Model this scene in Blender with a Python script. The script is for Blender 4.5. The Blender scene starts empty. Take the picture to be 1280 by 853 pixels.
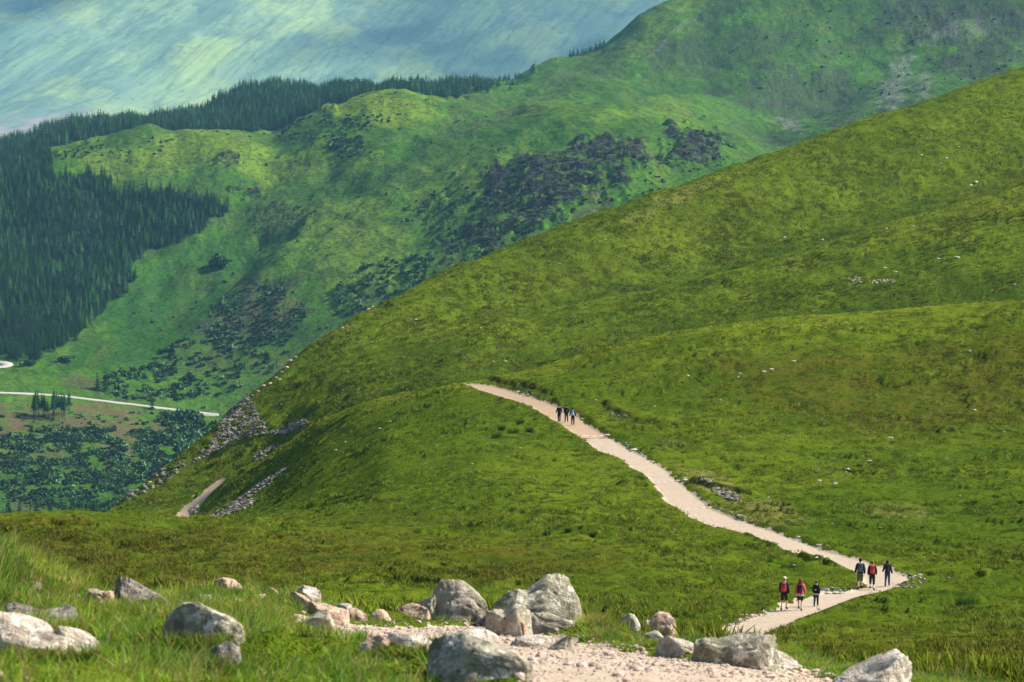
import bpy, math, random
import numpy as np
from mathutils import Vector, Matrix

random.seed(7)
rng = np.random.default_rng(7)
scn = bpy.context.scene
COL = scn.collection
R = math.radians

# ------------------------------------------------------------------ camera, light, world
F = 3022.0                       # focal length in pixels of the 1280 px frame
CX, CY, HY = 640.0, 426.5, 50.0
PITCH = math.atan((CY - HY) / F)
cam_d = bpy.data.cameras.new('camera')
cam_d.lens = F / 1280 * 36.0
cam_d.sensor_width = 36.0
cam_d.clip_start = 0.1
cam_d.clip_end = 30000
cam_d.dof.use_dof = True
cam_d.dof.focus_distance = 70
cam_d.dof.aperture_fstop = 6.5
cam = bpy.data.objects.new('camera', cam_d)
cam.rotation_euler = (math.pi / 2 - PITCH, 0, 0)
COL.objects.link(cam)
scn.camera = cam

SUN_EL, SUN_AZ = 39.0, 80.0      # azimuth clockwise from +Y (view direction)
SUN_VEC = Vector((math.cos(R(SUN_EL)) * math.sin(R(SUN_AZ)), math.cos(R(SUN_EL)) * math.cos(R(SUN_AZ)), math.sin(R(SUN_EL))))
world = bpy.data.worlds.new('World')
scn.world = world
world.use_nodes = True
wn = world.node_tree
wn.nodes.clear()
sky = wn.nodes.new('ShaderNodeTexSky')
sky.sky_type = 'NISHITA'
sky.sun_disc = False
sky.sun_elevation = R(SUN_EL)
sky.sun_rotation = R(SUN_AZ)
sky.air_density = 1.0
sky.dust_density = 1.0
bg = wn.nodes.new('ShaderNodeBackground')
bg.inputs['Strength'].default_value = 0.10
wo = wn.nodes.new('ShaderNodeOutputWorld')
wn.links.new(sky.outputs[0], bg.inputs[0])
wn.links.new(bg.outputs[0], wo.inputs[0])
sun_d = bpy.data.lights.new('sun', 'SUN')
sun_d.energy = 5.0
sun_d.angle = R(0.53)
sun_d.color = (1.0, 0.95, 0.87)
sun = bpy.data.objects.new('sun', sun_d)
sun.rotation_euler = (-SUN_VEC).to_track_quat('-Z', 'Y').to_euler()
COL.objects.link(sun)
scn.view_settings.view_transform = 'Standard'
scn.view_settings.look = 'None'
scn.view_settings.exposure = 1.05
scn.view_settings.gamma = 1.0
scn.cycles.max_bounces = 5
scn.cycles.diffuse_bounces = 2
scn.cycles.transparent_max_bounces = 12
scn.cycles.volume_bounces = 0

# ------------------------------------------------------------------ helpers
def _hash(ix, iy, seed):
    h = (ix.astype(np.int64) * 374761393 + iy.astype(np.int64) * 668265263 + seed * 1442695041) & 0xFFFFFFFF
    h = ((h ^ (h >> 13)) * 1274126177) & 0xFFFFFFFF
    return (h ^ (h >> 16)) & 0xFFFFFFFF

def gnoise(x, y, seed=0):
    """gradient noise, about -1..1"""
    x = np.asarray(x, float); y = np.asarray(y, float)
    xi = np.floor(x); yi = np.floor(y)
    fx = x - xi; fy = y - yi
    u = fx * fx * fx * (fx * (fx * 6 - 15) + 10); v = fy * fy * fy * (fy * (fy * 6 - 15) + 10)
    def g(dx, dy):
        a = _hash(xi + dx, yi + dy, seed) * (2 * math.pi / 4294967296.0)
        return np.cos(a) * (fx - dx) + np.sin(a) * (fy - dy)
    n00 = g(0, 0); n10 = g(1, 0); n01 = g(0, 1); n11 = g(1, 1)
    return ((n00 + (n10 - n00) * u) * (1 - v) + (n01 + (n11 - n01) * u) * v) * 1.5

def fbm(x, y, seed=0, octs=4, gain=0.5):
    s = 0; a = 1.0
    for k in range(octs):
        s = s + a * gnoise(x * 2 ** k + 17.3 * k, y * 2 ** k - 9.1 * k, seed + k)
        a *= gain
    return s

def sstep(a, b, x):
    t = np.clip((x - a) / (b - a), 0, 1)
    return t * t * (3 - 2 * t)

def unproj(px, py, d):
    """world points on the rays through pixels at horizontal range d"""
    u = (np.asarray(px, float) - CX) / F
    v = (CY - np.asarray(py, float)) / F
    c, s = math.cos(PITCH), math.sin(PITCH)
    X = u; Y = c + s * v; Z = -s + c * v
    k = d / np.sqrt(X * X + Y * Y)
    return X * k, Y * k, Z * k

def proj(X, Y, Z):
    c, s = math.cos(PITCH), math.sin(PITCH)
    f = Y * c - Z * s
    up = Y * s + Z * c
    return CX + F * X / f, CY - F * up / f

def np_mesh(name, co, faces, smooth=True):
    """faces: (n,3) or (n,4) int array, or list of such arrays"""
    fl = faces if isinstance(faces, list) else [faces]
    me = bpy.data.meshes.new(name)
    me.vertices.add(len(co))
    me.vertices.foreach_set('co', np.ascontiguousarray(co, np.float32).ravel())
    idx = np.concatenate([f.ravel() for f in fl]).astype(np.int32)
    tot = np.concatenate([np.full(len(f), f.shape[1]) for f in fl]).astype(np.int32)
    st = np.concatenate([[0], np.cumsum(tot)[:-1]]).astype(np.int32)
    me.loops.add(len(idx)); me.loops.foreach_set('vertex_index', idx)
    me.polygons.add(len(tot)); me.polygons.foreach_set('loop_start', st)
    me.polygons.foreach_set('loop_total', tot)
    me.polygons.foreach_set('use_smooth', np.full(len(tot), smooth))
    me.update(calc_edges=True)
    return me

def set_attr(me, name, vals):
    a = me.attributes.new(name, 'FLOAT', 'POINT')
    a.data.foreach_set('value', np.ascontiguousarray(vals, np.float32).ravel())

def set_col(me, name, vals):
    a = me.attributes.new(name, 'FLOAT_COLOR', 'POINT')
    v = np.ones((len(vals), 4), np.float32); v[:, :3] = vals
    a.data.foreach_set('color', v.ravel())

def obj(name, me, mat=None, parent=None):
    o = bpy.data.objects.new(name, me)
    if mat is not None and not me.materials:
        me.materials.append(mat)
    COL.objects.link(o)
    if parent is not None:
        o.parent = parent
    return o

def tag(o, label=None, cat=None, group=None, kind=None):
    if label: o['label'] = label
    if cat: o['category'] = cat
    if group: o['group'] = group
    if kind: o['kind'] = kind
    return o

def pchip_rows(Lk, Yk, nseg):
    """Lk, Yk: (K, N) knots, returns rows of L and Y by monotone cubic per column"""
    h = np.diff(Lk, axis=0); dl = np.diff(Yk, axis=0) / h
    m = np.zeros_like(Yk)
    w1 = 2 * h[1:] + h[:-1]; w2 = h[1:] + 2 * h[:-1]
    same = dl[:-1] * dl[1:] > 0
    with np.errstate(divide='ignore', invalid='ignore'):
        hm = (w1 + w2) / (w1 / dl[:-1] + w2 / dl[1:])
    m[1:-1] = np.where(same, hm, 0)
    m[0] = dl[0]; m[-1] = dl[-1]
    Ls, Ys = [], []
    for k, n in enumerate(nseg):
        s = (np.arange(n) / n)[:, None]
        Ls.append(Lk[k] + s * h[k])
        h00 = 2 * s ** 3 - 3 * s ** 2 + 1; h10 = s ** 3 - 2 * s ** 2 + s
        h01 = -2 * s ** 3 + 3 * s ** 2; h11 = s ** 3 - s ** 2
        Ys.append(h00 * Yk[k] + h10 * h[k] * m[k] + h01 * Yk[k + 1] + h11 * h[k] * m[k + 1])
    Ls.append(Lk[-1:]); Ys.append(Yk[-1:])
    return np.vstack(Ls), np.vstack(Ys)

class Sheet:
    """terrain sheet on a fan-shaped grid: columns are bearings, rows are ranges"""
    def __init__(self, lines, nseg, step=1.5, x0=-240, x1=1520, sig=10):
        self.xs = np.arange(x0, x1 + 0.1, step)
        n = len(self.xs)
        K = len(lines)
        Lk = np.zeros((K, n)); Yk = np.zeros((K, n))
        kr = int(sig * 3 / step)
        g = np.exp(-0.5 * (np.arange(-kr, kr + 1) * step / sig) ** 2); g /= g.sum()
        for k, ln in enumerate(lines):
            pts = np.array(ln, float)
            y = np.interp(self.xs, pts[:, 0], pts[:, 1]); d = np.interp(self.xs, pts[:, 0], pts[:, 2])
            Yk[k] = np.convolve(np.pad(y, kr, mode='edge'), g, 'valid')
            Lk[k] = np.log(np.convolve(np.pad(d, kr, mode='edge'), g, 'valid'))
        self.L, self.PY = pchip_rows(Lk, Yk, nseg)
        self.D = np.exp(self.L)
        self.PX = np.broadcast_to(self.xs, self.L.shape)
        self.X, self.Y, self.Z = unproj(self.PX, self.PY, self.D)
        self.rows = np.concatenate([[0], np.cumsum(nseg)])
    def finish(self):
        self.QX, self.QY = proj(self.X, self.Y, self.Z)
    def at(self, px, py, dmin=0, dmax=1e9):
        """world point where the ray through pixel px,py meets the sheet in a range band"""
        c = (px - self.xs[0]) / (self.xs[1] - self.xs[0]); i = int(np.clip(c, 0, len(self.xs) - 2)); f = np.clip(c - i, 0, 1)
        q = self.QY[:, i] * (1 - f) + self.QY[:, i + 1] * f
        D = self.D[:, i]
        ok = (D[:-1] >= dmin) & (D[1:] <= dmax) & ((q[:-1] - py) * (q[1:] - py) <= 0)
        j = np.nonzero(ok)[0]
        if len(j) == 0:
            sel = np.nonzero((D >= dmin) & (D <= dmax))[0]
            j0 = sel[np.argmin(abs(q[sel] - py))]; t = 0; j0 = min(j0, len(D) - 2)
        else:
            j0 = j[0]; t = (q[j0] - py) / (q[j0] - q[j0 + 1] + 1e-9)
        def lp(A):
            a = A[j0, i] * (1 - f) + A[j0, i + 1] * f; b = A[j0 + 1, i] * (1 - f) + A[j0 + 1, i + 1] * f
            return a * (1 - t) + b * t
        return np.array([lp(self.X), lp(self.Y), lp(self.Z)])
    def z_at(self, x, y):
        """height under a world position (vectorised)"""
        x = np.atleast_1d(x); y = np.atleast_1d(y)
        d = np.hypot(x, y)
        # bearing -> column using the mid rows (small pitch error removed by iteration on the true rows)
        c = np.clip((CX + F * x / y * math.cos(PITCH) - self.xs[0]) / (self.xs[1] - self.xs[0]), 0, len(self.xs) - 2.001)
        out = np.zeros(len(x))
        for it in range(3):
            i = np.clip(c.astype(int), 0, len(self.xs) - 2)
            Lq = np.log(d)
            r = np.empty(len(x)); 
            for n in range(len(x)):
                r[n] = np.interp(Lq[n], self.L[:, i[n]], np.arange(self.L.shape[0]))
            j = np.clip(r.astype(int), 0, self.L.shape[0] - 2)
            bx = self.X[j, i] / self.Y[j, i]; bx2 = self.X[j, i + 1] / self.Y[j, i + 1]
            f = (x / y - bx) / (bx2 - bx)
            c = np.clip(i + f, 0, len(self.xs) - 2.001)
        i = c.astype(int); f = c - i; t = r - j
        out = (self.Z[j, i] * (1 - f) + self.Z[j, i + 1] * f) * (1 - t) + (self.Z[j + 1, i] * (1 - f) + self.Z[j + 1, i + 1] * f) * t
        return out
    def mesh(self, name):
        nr, nc = self.X.shape
        co = np.stack([self.X, self.Y, self.Z], -1).reshape(-1, 3)
        r = np.arange(nr - 1)[:, None]; c = np.arange(nc - 1)[None, :]
        a = r * nc + c
        q = np.stack([a, a + 1, a + nc + 1, a + nc], -1).reshape(-1, 4)
        return np_mesh(name, co, q)

# ---- node helpers
class NT:
    def __init__(self, name, rough=0.9, spec=0.25):
        self.m = bpy.data.materials.new(name); self.m.use_nodes = True
        self.t = self.m.node_tree; self.b = self.t.nodes['Principled BSDF']
        self.b.inputs['Roughness'].default_value = rough
        self.b.inputs['Specular IOR Level'].default_value = spec
        self.pos = self.n('ShaderNodeNewGeometry').outputs['Position']
        self.tc = self.n('ShaderNodeTexCoord').outputs['Object']
    def n(self, k, **kw):
        nd = self.t.nodes.new(k)
        for a, v in kw.items(): setattr(nd, a, v)
        return nd
    def l(self, a, b): self.t.links.new(a, b)
    def noise(self, scale, det=4, rough=0.55, vec=None, stretch=None, dist=0.0):
        nd = self.n('ShaderNodeTexNoise'); nd.inputs['Scale'].default_value = scale
        nd.inputs['Detail'].default_value = det; nd.inputs['Roughness'].default_value = rough
        nd.inputs['Distortion'].default_value = dist
        v = vec or self.pos
        if stretch:
            mp = self.n('ShaderNodeMapping'); mp.inputs['Scale'].default_value = stretch[:3]
            if len(stretch) > 3: mp.inputs['Rotation'].default_value = (0, 0, stretch[3])
            self.l(v, mp.inputs[0]); v = mp.outputs[0]
        self.l(v, nd.inputs['Vector'])
        return nd.outputs['Fac']
    def voro(self, scale, vec=None, feature='F1', out='Distance'):
        nd = self.n('ShaderNodeTexVoronoi', feature=feature); nd.inputs['Scale'].default_value = scale
        self.l(vec or self.pos, nd.inputs['Vector'])
        return nd.outputs[out]
    def ramp(self, fac, stops):
        nd = self.n('ShaderNodeValToRGB'); e = nd.color_ramp.elements
        while len(e) < len(stops): e.new(0.5)
        for q, (p, c) in zip(e, stops):
            q.position = p; q.color = (c, c, c, 1) if isinstance(c, (int, float)) else (*c, 1)
        self.l(fac, nd.inputs[0]); return nd.outputs[0]
    def mix(self, fac, a, b, mode='MIX'):
        nd = self.n('ShaderNodeMix', data_type='RGBA', blend_type=mode)
        for s, v in ((nd.inputs[0], fac), (nd.inputs[6], a), (nd.inputs[7], b)):
            if isinstance(v, (int, float)): s.default_value = v
            elif isinstance(v, tuple): s.default_value = (*v, 1)
            else: self.l(v, s)
        return nd.outputs[2]
    def math(self, op, a, b=0.0):
        nd = self.n('ShaderNodeMath', operation=op)
        for s, v in ((nd.inputs[0], a), (nd.inputs[1], b)):
            if isinstance(v, (int, float)): s.default_value = v
            else: self.l(v, s)
        return nd.outputs[0]
    def attr(self, name, out='Fac'):
        nd = self.n('ShaderNodeAttribute'); nd.attribute_name = name; return nd.outputs[out]
    def color(self, c):
        if isinstance(c, tuple): self.b.inputs['Base Color'].default_value = (*c, 1)
        else: self.l(c, self.b.inputs['Base Color'])
    def bump(self, h, strength=0.5, dist=0.1):
        nd = self.n('ShaderNodeBump'); nd.inputs['Strength'].default_value = strength
        nd.inputs['Distance'].default_value = dist
        self.l(h, nd.inputs['Height']); self.l(nd.outputs[0], self.b.inputs['Normal'])

def plain(name, c, rough=0.8, var=0.0, scale=20):
    t = NT(name, rough)
    if var:
        n = t.noise(scale, 3, vec=t.tc)
        t.color(t.mix(n, tuple(v * (1 - var) for v in c), tuple(min(1, v * (1 + var)) for v in c)))
    else:
        t.color(c)
    return t.m

# ================================================================== TERRAIN: near hillside
lines_near = [
    [(0, 4100, 1.2), (1, 4100, 1.2)],
    [(-300, 905, 8), (0, 905, 8), (300, 910, 8), (640, 920, 8), (900, 925, 8), (1280, 950, 8)],
    [(-300, 800, 15), (0, 790, 15), (200, 800, 15), (330, 805, 15), (450, 815, 15), (640, 822, 15), (900, 838, 15), (1060, 866, 15), (1280, 900, 15)],
    [(-300, 618, 23), (0, 682, 23), (50, 706, 23), (95, 733, 23), (160, 750, 24), (250, 748, 24), (330, 746, 24), (400, 764, 24), (450, 775, 24), (520, 779, 24),
     (620, 780, 24), (720, 787, 24), (800, 797, 24), (900, 808, 24), (980, 816, 24), (1040, 835, 24), (1100, 846, 24), (1280, 862, 24), (1520, 880, 24)],
    [(-300, 820, 55), (0, 800, 55), (900, 822, 55), (1040, 832, 55), (1280, 838, 55)],
    [(-300, 775, 112), (900, 786, 112), (1280, 786, 110)],
    [(-300, 742, 131), (1280, 740, 131)],
    [(-300, 702, 146), (1280, 700, 146)],
    [(-300, 650, 172), (0, 644, 172), (80, 640, 172), (140, 640, 172), (230, 645, 172), (320, 650, 172), (420, 655, 172), (640, 652, 172), (1280, 648, 172)],
    [(-300, 760, 230), (130, 680, 230), (250, 660, 230), (330, 645, 225), (400, 622, 215), (480, 606, 200), (580, 602, 195), (1280, 600, 195)],
    [(-300, 850, 320), (130, 668, 320), (250, 646, 320), (330, 600, 305), (400, 560, 280), (480, 540, 250), (580, 545, 232), (700, 548, 230), (1280, 535, 225)],
    [(-300, 900, 345), (0, 760, 345), (130, 652, 345), (225, 636, 345), (285, 598, 345), (345, 566, 340), (395, 530, 330), (450, 505, 320), (565, 480, 300), (640, 468, 300), (850, 412, 300), (1000, 394, 300), (1280, 375, 300), (1520, 366, 300)],
    [(-300, 902, 373), (0, 762, 373), (130, 654, 360), (225, 634, 360), (285, 600, 365), (345, 568, 368), (395, 534, 360), (450, 509, 350), (565, 484, 330), (640, 478, 350), (850, 425, 356), (1000, 408, 360), (1280, 388, 366), (1520, 378, 366)],
    [(-300, 930, 390), (0, 765, 390), (130, 650, 372), (250, 590, 385), (330, 525, 395), (430, 458, 400), (530, 425, 405), (620, 400, 410), (870, 352, 430), (1050, 300, 450), (1280, 232, 480), (1520, 160, 500)],
    [(-300, 932, 400), (0, 767, 400), (130, 648, 380), (250, 582, 395), (330, 515, 408), (430, 448, 420), (530, 412, 430), (620, 396, 440), (870, 357, 474), (1050, 307, 500), (1280, 241, 535), (1520, 168, 555)],
    [(-300, 980, 430), (0, 775, 410), (130, 641, 395), (200, 590, 405), (250, 548, 410), (300, 505, 420), (330, 478, 425), (380, 438, 440), (430, 403, 455), (500, 368, 470), (560, 338, 490), (620, 315, 505),
     (700, 285, 525), (800, 250, 550), (900, 215, 580), (1000, 180, 610), (1100, 145, 640), (1200, 112, 670), (1280, 85, 700), (1520, 0, 760)],
    [(-300, 1050, 520), (130, 760, 500), (330, 560, 520), (620, 400, 610), (1280, 180, 850), (1520, 100, 900)],
    [(-300, 1200, 900), (330, 1050, 900), (1280, 700, 1050)],
]
nseg_near = [12, 110, 190, 40, 45, 60, 70, 80, 85, 75, 75, 28, 70, 30, 130, 30, 14]
near = Sheet(lines_near, nseg_near)
near.finish()

# path edges traced as paired points (left edge / right edge), both lie on the hillside
PL = [(577,480),(600,487),(622,494),(645,501),(663,508),(685,522),(707,536),(729,549),(747,563),(775,572),(790,585),(806,592),(819,607),(832,626),(850,637),(863,647),(888,657),(922,665),(950,674),(987,689),(1025,697),(1055,707),(1075,718),(1081,729),(1062,737),(1025,740),(1003,745),(980,752),(955,762),(930,772),(896,783),(850,795)]
PR = [(611,480),(628,484),(650,491),(675,499),(694,507),(722,519),(738,533),(763,547),(785,560),(804,569),(820,578),(835,588),(846,598),(862,612),(880,626),(893,636),(913,645),(942,655),(965,663),(1003,676),(1040,689),(1077,698),(1119,711),(1141,721),(1110,735),(1070,744),(1050,752),(1025,762),(1000,770),(975,781),(944,792),(900,805)]
PLw = np.array([near.at(x, y, 95, 300) for x, y in PL]); PRw = np.array([near.at(x, y, 95, 300) for x, y in PR])
# foreground stretch of the path: it comes from behind the photographer and bends out of sight to the left
GL = [(560,1100),(650,960),(690,880),(672,850),(640,826),(550,818),(490,812),(435,800),(400,786),(372,768)]
GR = [(1180,1100),(1120,960),(1080,880),(1030,850),(975,834),(880,822),(800,812),(730,800),(650,786),(625,778)]
GLw = np.array([near.at(x, y, 4, 25) for x, y in GL]); GRw = np.array([near.at(x, y, 4, 25) for x, y in GR])
# fragment seen again below the crest
HL = [(214,652),(224,641),(240,625),(262,606),(279,595)]
HR = [(232,652),(241,642),(256,627),(274,609),(287,597)]
HLw = np.array([near.at(x, y, 290, 380) for x, y in HL]); HRw = np.array([near.at(x, y, 290, 380) for x, y in HR])

def inside_strip(Lw, Rw, x, y):
    """signed 'depth' inside the strip made of paired edges: >0 inside, metres (approx)"""
    best = np.full(x.shape, -1e9)
    for i in range(len(Lw) - 1):
        quad = [Lw[i], Rw[i], Rw[i + 1], Lw[i + 1]]
        cx = sum(q[0] for q in quad) / 4; cy = sum(q[1] for q in quad) / 4
        area = sum(quad[k][0] * quad[(k + 1) % 4][1] - quad[(k + 1) % 4][0] * quad[k][1] for k in range(4))
        sg = 1 if area > 0 else -1
        m = np.full(x.shape, 1e9)
        for k in range(4):
            a, b = quad[k], quad[(k + 1) % 4]
            ex, ey = b[0] - a[0], b[1] - a[1]; ln = math.hypot(ex, ey) + 1e-6
            ds = sg * (ex * (y - a[1]) - ey * (x - a[0])) / ln
            if k in (0, 2): ds = ds + 0.6 * (0 < i < len(Lw) - 2)      # seams between quads stay open
            m = np.minimum(m, ds)
        best = np.maximum(best, m)
    return best

X, Y, D = near.X, near.Y, near.D
onp = np.full(X.shape, -1e9)
r0, r1 = near.rows[4], near.rows[12]
onp[r0:r1] = inside_strip(PLw, PRw, X[r0:r1], Y[r0:r1])
onp[near.rows[9]:near.rows[13]] = np.maximum(onp[near.rows[9]:near.rows[13]], inside_strip(HLw, HRw, X[near.rows[9]:near.rows[13]], Y[near.rows[9]:near.rows[13]]))
onf = np.full(X.shape, -1e9)
onf[:near.rows[4]] = inside_strip(GLw, GRw, X[:near.rows[4]], Y[:near.rows[4]])
edge_n = fbm(X / 1.3, Y / 2.0, 31, 4, 0.65)
onp_n = onp + 0.30 * edge_n - 0.04
onf_n = onf + 0.10 * fbm(X / 0.35, Y / 0.35, 33, 3)
pathm = np.maximum(sstep(-0.12, 0.10, onp_n), sstep(-0.06, 0.05, onf_n))
calm = 1 - np.maximum(sstep(-0.7, 0.0, onp), sstep(-0.35, 0.0, onf))

farw = sstep(30, 110, D)
midw = sstep(230, 420, D)
big = 0.75 * fbm(X / 30, Y / 42, 1, 3) * (0.3 + 0.7 * calm) + 1.2 * midw * fbm((X + 0.5 * Y) / 60 , (Y - 0.4 * X) / 26, 5, 3)
n_a = fbm(X / 4.2, Y / 5.5, 2, 3)
n_b = fbm(X / 2.3, Y / 2.2, 3, 3)
n_c = fbm(X / 0.85, Y / 1.0, 4, 2)
roughp = sstep(-0.35, 0.5, fbm(X / 14, Y / 20, 6, 3))      # patches of rougher ground
n_d = fbm(X / 7.5, Y / 10, 9, 3)
tuss = (0.14 + 0.10 * midw) * n_a + (0.05 + 0.13 * roughp) * n_b + (0.03 + 0.06 * roughp) * n_c + midw * 0.36 * n_d
# little peat scars: sharp steps on the far side of some hollows
st = fbm(X / 9 + 0.4 * n_b, Y / 7, 8, 2)
scar = sstep(0.42, 0.50, st) * 0.22
fore = (0.06 * fbm(X / 0.9, Y / 0.9, 11, 3) + 0.03 * fbm(X / 0.25, Y / 0.25, 12, 2)) + 0.10 * fbm(X / 2.5, Y / 2.5, 13, 2)
near.Z = near.Z + farw * (big * 0.55 + (tuss + scar) * calm) + (1 - farw) * fore * calm
# the path is worn a little into the ground
near.Z = near.Z - farw * 0.16 * sstep(-0.25, 0.25, onp) - (1 - farw) * 0.05 * sstep(-0.12, 0.08, onf)
# steeper cut bank along the path by the hairpin and the hole in the turf at the far left
hx, hy, hz = near.at(78, 742, 15, 24)
hole = np.exp(-(((X - hx) / 0.30) ** 2 + ((Y - hy) / 0.5) ** 2) ** 1.5)
near.Z = near.Z - 0.16 * hole * (D < 40)
mx_, my_, mz_ = near.at(760, 797, 14, 25)
near.Z = near.Z + 0.13 * np.exp(-((X - mx_) / 0.30) ** 2 - ((Y - my_) / 0.6) ** 2) * (D < 40)
# eroded peat banks: the turf stands in a low step above them
bankm = np.zeros_like(X)
for line in ([(604, 474), (632, 480), (662, 486), (690, 495)], [(752, 508), (762, 515), (776, 524), (792, 530), (812, 535)], [(866, 606), (890, 612), (915, 617), (935, 622)], [(620, 735), (650, 727), (676, 720)], [(935, 672), (965, 684), (1000, 696), (1040, 706)]):
    W = np.array([near.at(a, b, 100, 310) for a, b in line])
    a_ = slice(near.rows[4], near.rows[12]); xx, yy = X[a_] + 0.25 * n_b[a_], Y[a_] + 0.8 * n_b[a_]
    best = np.full(xx.shape, 1e9); side = np.zeros(xx.shape); along = np.zeros(xx.shape)
    for i in range(len(W) - 1):
        ex, ey = W[i + 1, 0] - W[i, 0], W[i + 1, 1] - W[i, 1]; L2 = ex * ex + ey * ey
        tq = np.clip(((xx - W[i, 0]) * ex + (yy - W[i, 1]) * ey) / L2, 0, 1)
        dq = np.hypot(xx - W[i, 0] - tq * ex, yy - W[i, 1] - tq * ey)
        m_ = dq < best; best = np.where(m_, dq, best); side = np.where(m_, np.sign(ex * (yy - W[i, 1]) - ey * (xx - W[i, 0])) * np.sign(ex), side)
        end = ((i == 0) & (tq <= 0)) | ((i == len(W) - 2) & (tq >= 1)); along = np.where(m_, end.astype(float), along)
    sd = best * side
    step_h = 0.36 if line[0][0] != 935 else 0.30
    fall = np.exp(-best / 4.0) * (1 - along * sstep(0, 1.5, best))
    near.Z[a_] += step_h * sstep(-0.25, 0.25, sd) * fall * calm[a_]
    bankm[a_] = np.maximum(bankm[a_], sstep(1.1, 0.2, best) * (1 - along) * (0.25 if line[0][0] == 935 else 1.0) * sstep(-.5, .2, n_a[a_] + .3))
near.finish()

def blob(sh, lst, wob=0.35, ws=30, seed=50, use='Q'):
    """soft patches given by their centre and radii in the view, wobbled by noise on the ground"""
    out = np.zeros(sh.X.shape)
    px, py = (sh.QX, sh.QY)
    nz = fbm(sh.X / ws, sh.Y / (ws * 1.4), seed, 4)
    for b in lst:
        cx, cy, rx, ry, ang = b[:5]; s = b[5] if len(b) > 5 else 1.0
        c, q = math.cos(R(ang)), math.sin(R(ang))
        dx, dy = px - cx, -(py - cy)
        a = (dx * c + dy * q) / rx; e = (-dx * q + dy * c) / ry
        out = np.maximum(out, s * sstep(1.25, 0.75, np.sqrt(a * a + e * e) + wob * nz))
    return out

olive = blob(near, [(200, 690, 420, 42, 0), (620, 700, 200, 30, 0, .8), (1180, 480, 260, 55, 3), (1150, 810, 220, 25, 0, .8), (820, 300, 130, 32, 20, .3), (980, 330, 120, 12, 14, .4), (480, 640, 140, 18, 0, .6), (1230, 250, 90, 18, 25, .5)], 0.5, 16, 51)
lush = blob(near, [(1000, 320, 230, 12, 17), (1130, 335, 90, 20, 15, .8), (560, 540, 180, 40, 10, .8), (1150, 640, 160, 60, 0, .9), (1000, 710, 60, 14, -10), (450, 620, 200, 28, 0, .7), (340, 480, 60, 25, 40, .6), (1130, 750, 120, 25, 0, .5)], 0.5, 12, 52)
dry = blob(near, [(960, 640, 60, 14, -10, .7), (1130, 640, 60, 10, 0, .6), (880, 600, 40, 10, -20, .8), (840, 250, 60, 8, 25, .5), (915, 620, 16, 7, -15)], 0.6, 7, 53)
near_me = near.mesh('hillside')
set_attr(near_me, 'olive', olive); set_attr(near_me, 'lush', lush); set_attr(near_me, 'dry', dry)
set_attr(near_me, 'path', pathm); set_attr(near_me, 'roughp', roughp * farw * calm); set_attr(near_me, 'hole', hole * (D < 40))
set_attr(near_me, 'low', np.clip(0.5 + 0.6 * (n_b * 0.6 + n_c * 0.4), 0, 1) * farw + 0.5 * (1 - farw))

set_attr(near_me, 'bank', bankm * calm)
# fold shading put into the grass colour: deeper behind the brows, paler on them
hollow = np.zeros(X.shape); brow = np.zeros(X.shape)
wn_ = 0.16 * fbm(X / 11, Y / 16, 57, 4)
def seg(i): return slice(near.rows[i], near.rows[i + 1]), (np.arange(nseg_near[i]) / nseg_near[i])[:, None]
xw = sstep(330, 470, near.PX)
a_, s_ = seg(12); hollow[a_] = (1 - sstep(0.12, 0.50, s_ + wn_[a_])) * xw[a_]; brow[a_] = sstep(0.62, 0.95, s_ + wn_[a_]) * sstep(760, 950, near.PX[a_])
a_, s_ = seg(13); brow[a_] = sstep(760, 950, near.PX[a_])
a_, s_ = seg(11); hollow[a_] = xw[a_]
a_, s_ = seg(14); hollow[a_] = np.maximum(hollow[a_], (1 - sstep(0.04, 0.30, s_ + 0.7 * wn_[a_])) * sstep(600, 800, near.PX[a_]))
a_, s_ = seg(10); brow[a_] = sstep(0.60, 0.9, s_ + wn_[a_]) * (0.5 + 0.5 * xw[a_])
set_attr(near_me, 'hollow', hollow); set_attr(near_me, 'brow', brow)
t = NT('moor grass ground', 1.0, 0.0)
cA, cB, cC, cD = (0.118, 0.160, 0.010), (0.066, 0.104, 0.007), (0.088, 0.086, 0.010), (0.034, 0.060, 0.005)
n1 = t.noise(0.05, 5, 0.6); n2 = t.noise(0.45, 5, 0.65, stretch=(1, 0.6, 1)); n3 = t.noise(2.6, 4, 0.7); n4 = t.noise(0.14, 4, 0.6, stretch=(0.8, 1.4, 1))
col = t.mix(t.ramp(n1, [(0.38, 0.0), (0.62, 1.0)]), cA, cB)
col = t.mix(t.math('MULTIPLY', t.ramp(n4, [(0.48, 0.0), (0.66, 1.0)]), 0.6), col, (0.100, 0.130, 0.012))
col = t.mix(t.math('MULTIPLY', t.attr('olive'), t.ramp(n4, [(0.35, 0.35), (0.6, 0.95)])), col, cC)
col = t.mix(t.math('MULTIPLY', t.attr('lush'), 0.75), col, (0.062, 0.108, 0.007))
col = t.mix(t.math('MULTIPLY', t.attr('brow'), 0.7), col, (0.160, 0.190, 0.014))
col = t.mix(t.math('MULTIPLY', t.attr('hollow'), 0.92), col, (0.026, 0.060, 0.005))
col = t.mix(t.ramp(n2, [(0.50, 0.0), (0.66, 0.8)]), col, cD)
col = t.mix(t.math('MULTIPLY', t.ramp(n3, [(0.50, 0.0), (0.66, 1.0)]), t.math('ADD', 0.22, t.math('MULTIPLY', t.attr('roughp'), 0.45))), col, (0.030, 0.048, 0.007))
col = t.mix(t.math('MULTIPLY', t.attr('dry'), t.ramp(n3, [(0.4, 0.2), (0.6, 0.9)])), col, (0.25, 0.20, 0.07))
sp2 = t.noise(0.8, 4, 0.75, stretch=(1, .6, 1)); sp3 = t.noise(0.12, 4, 0.6)
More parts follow.
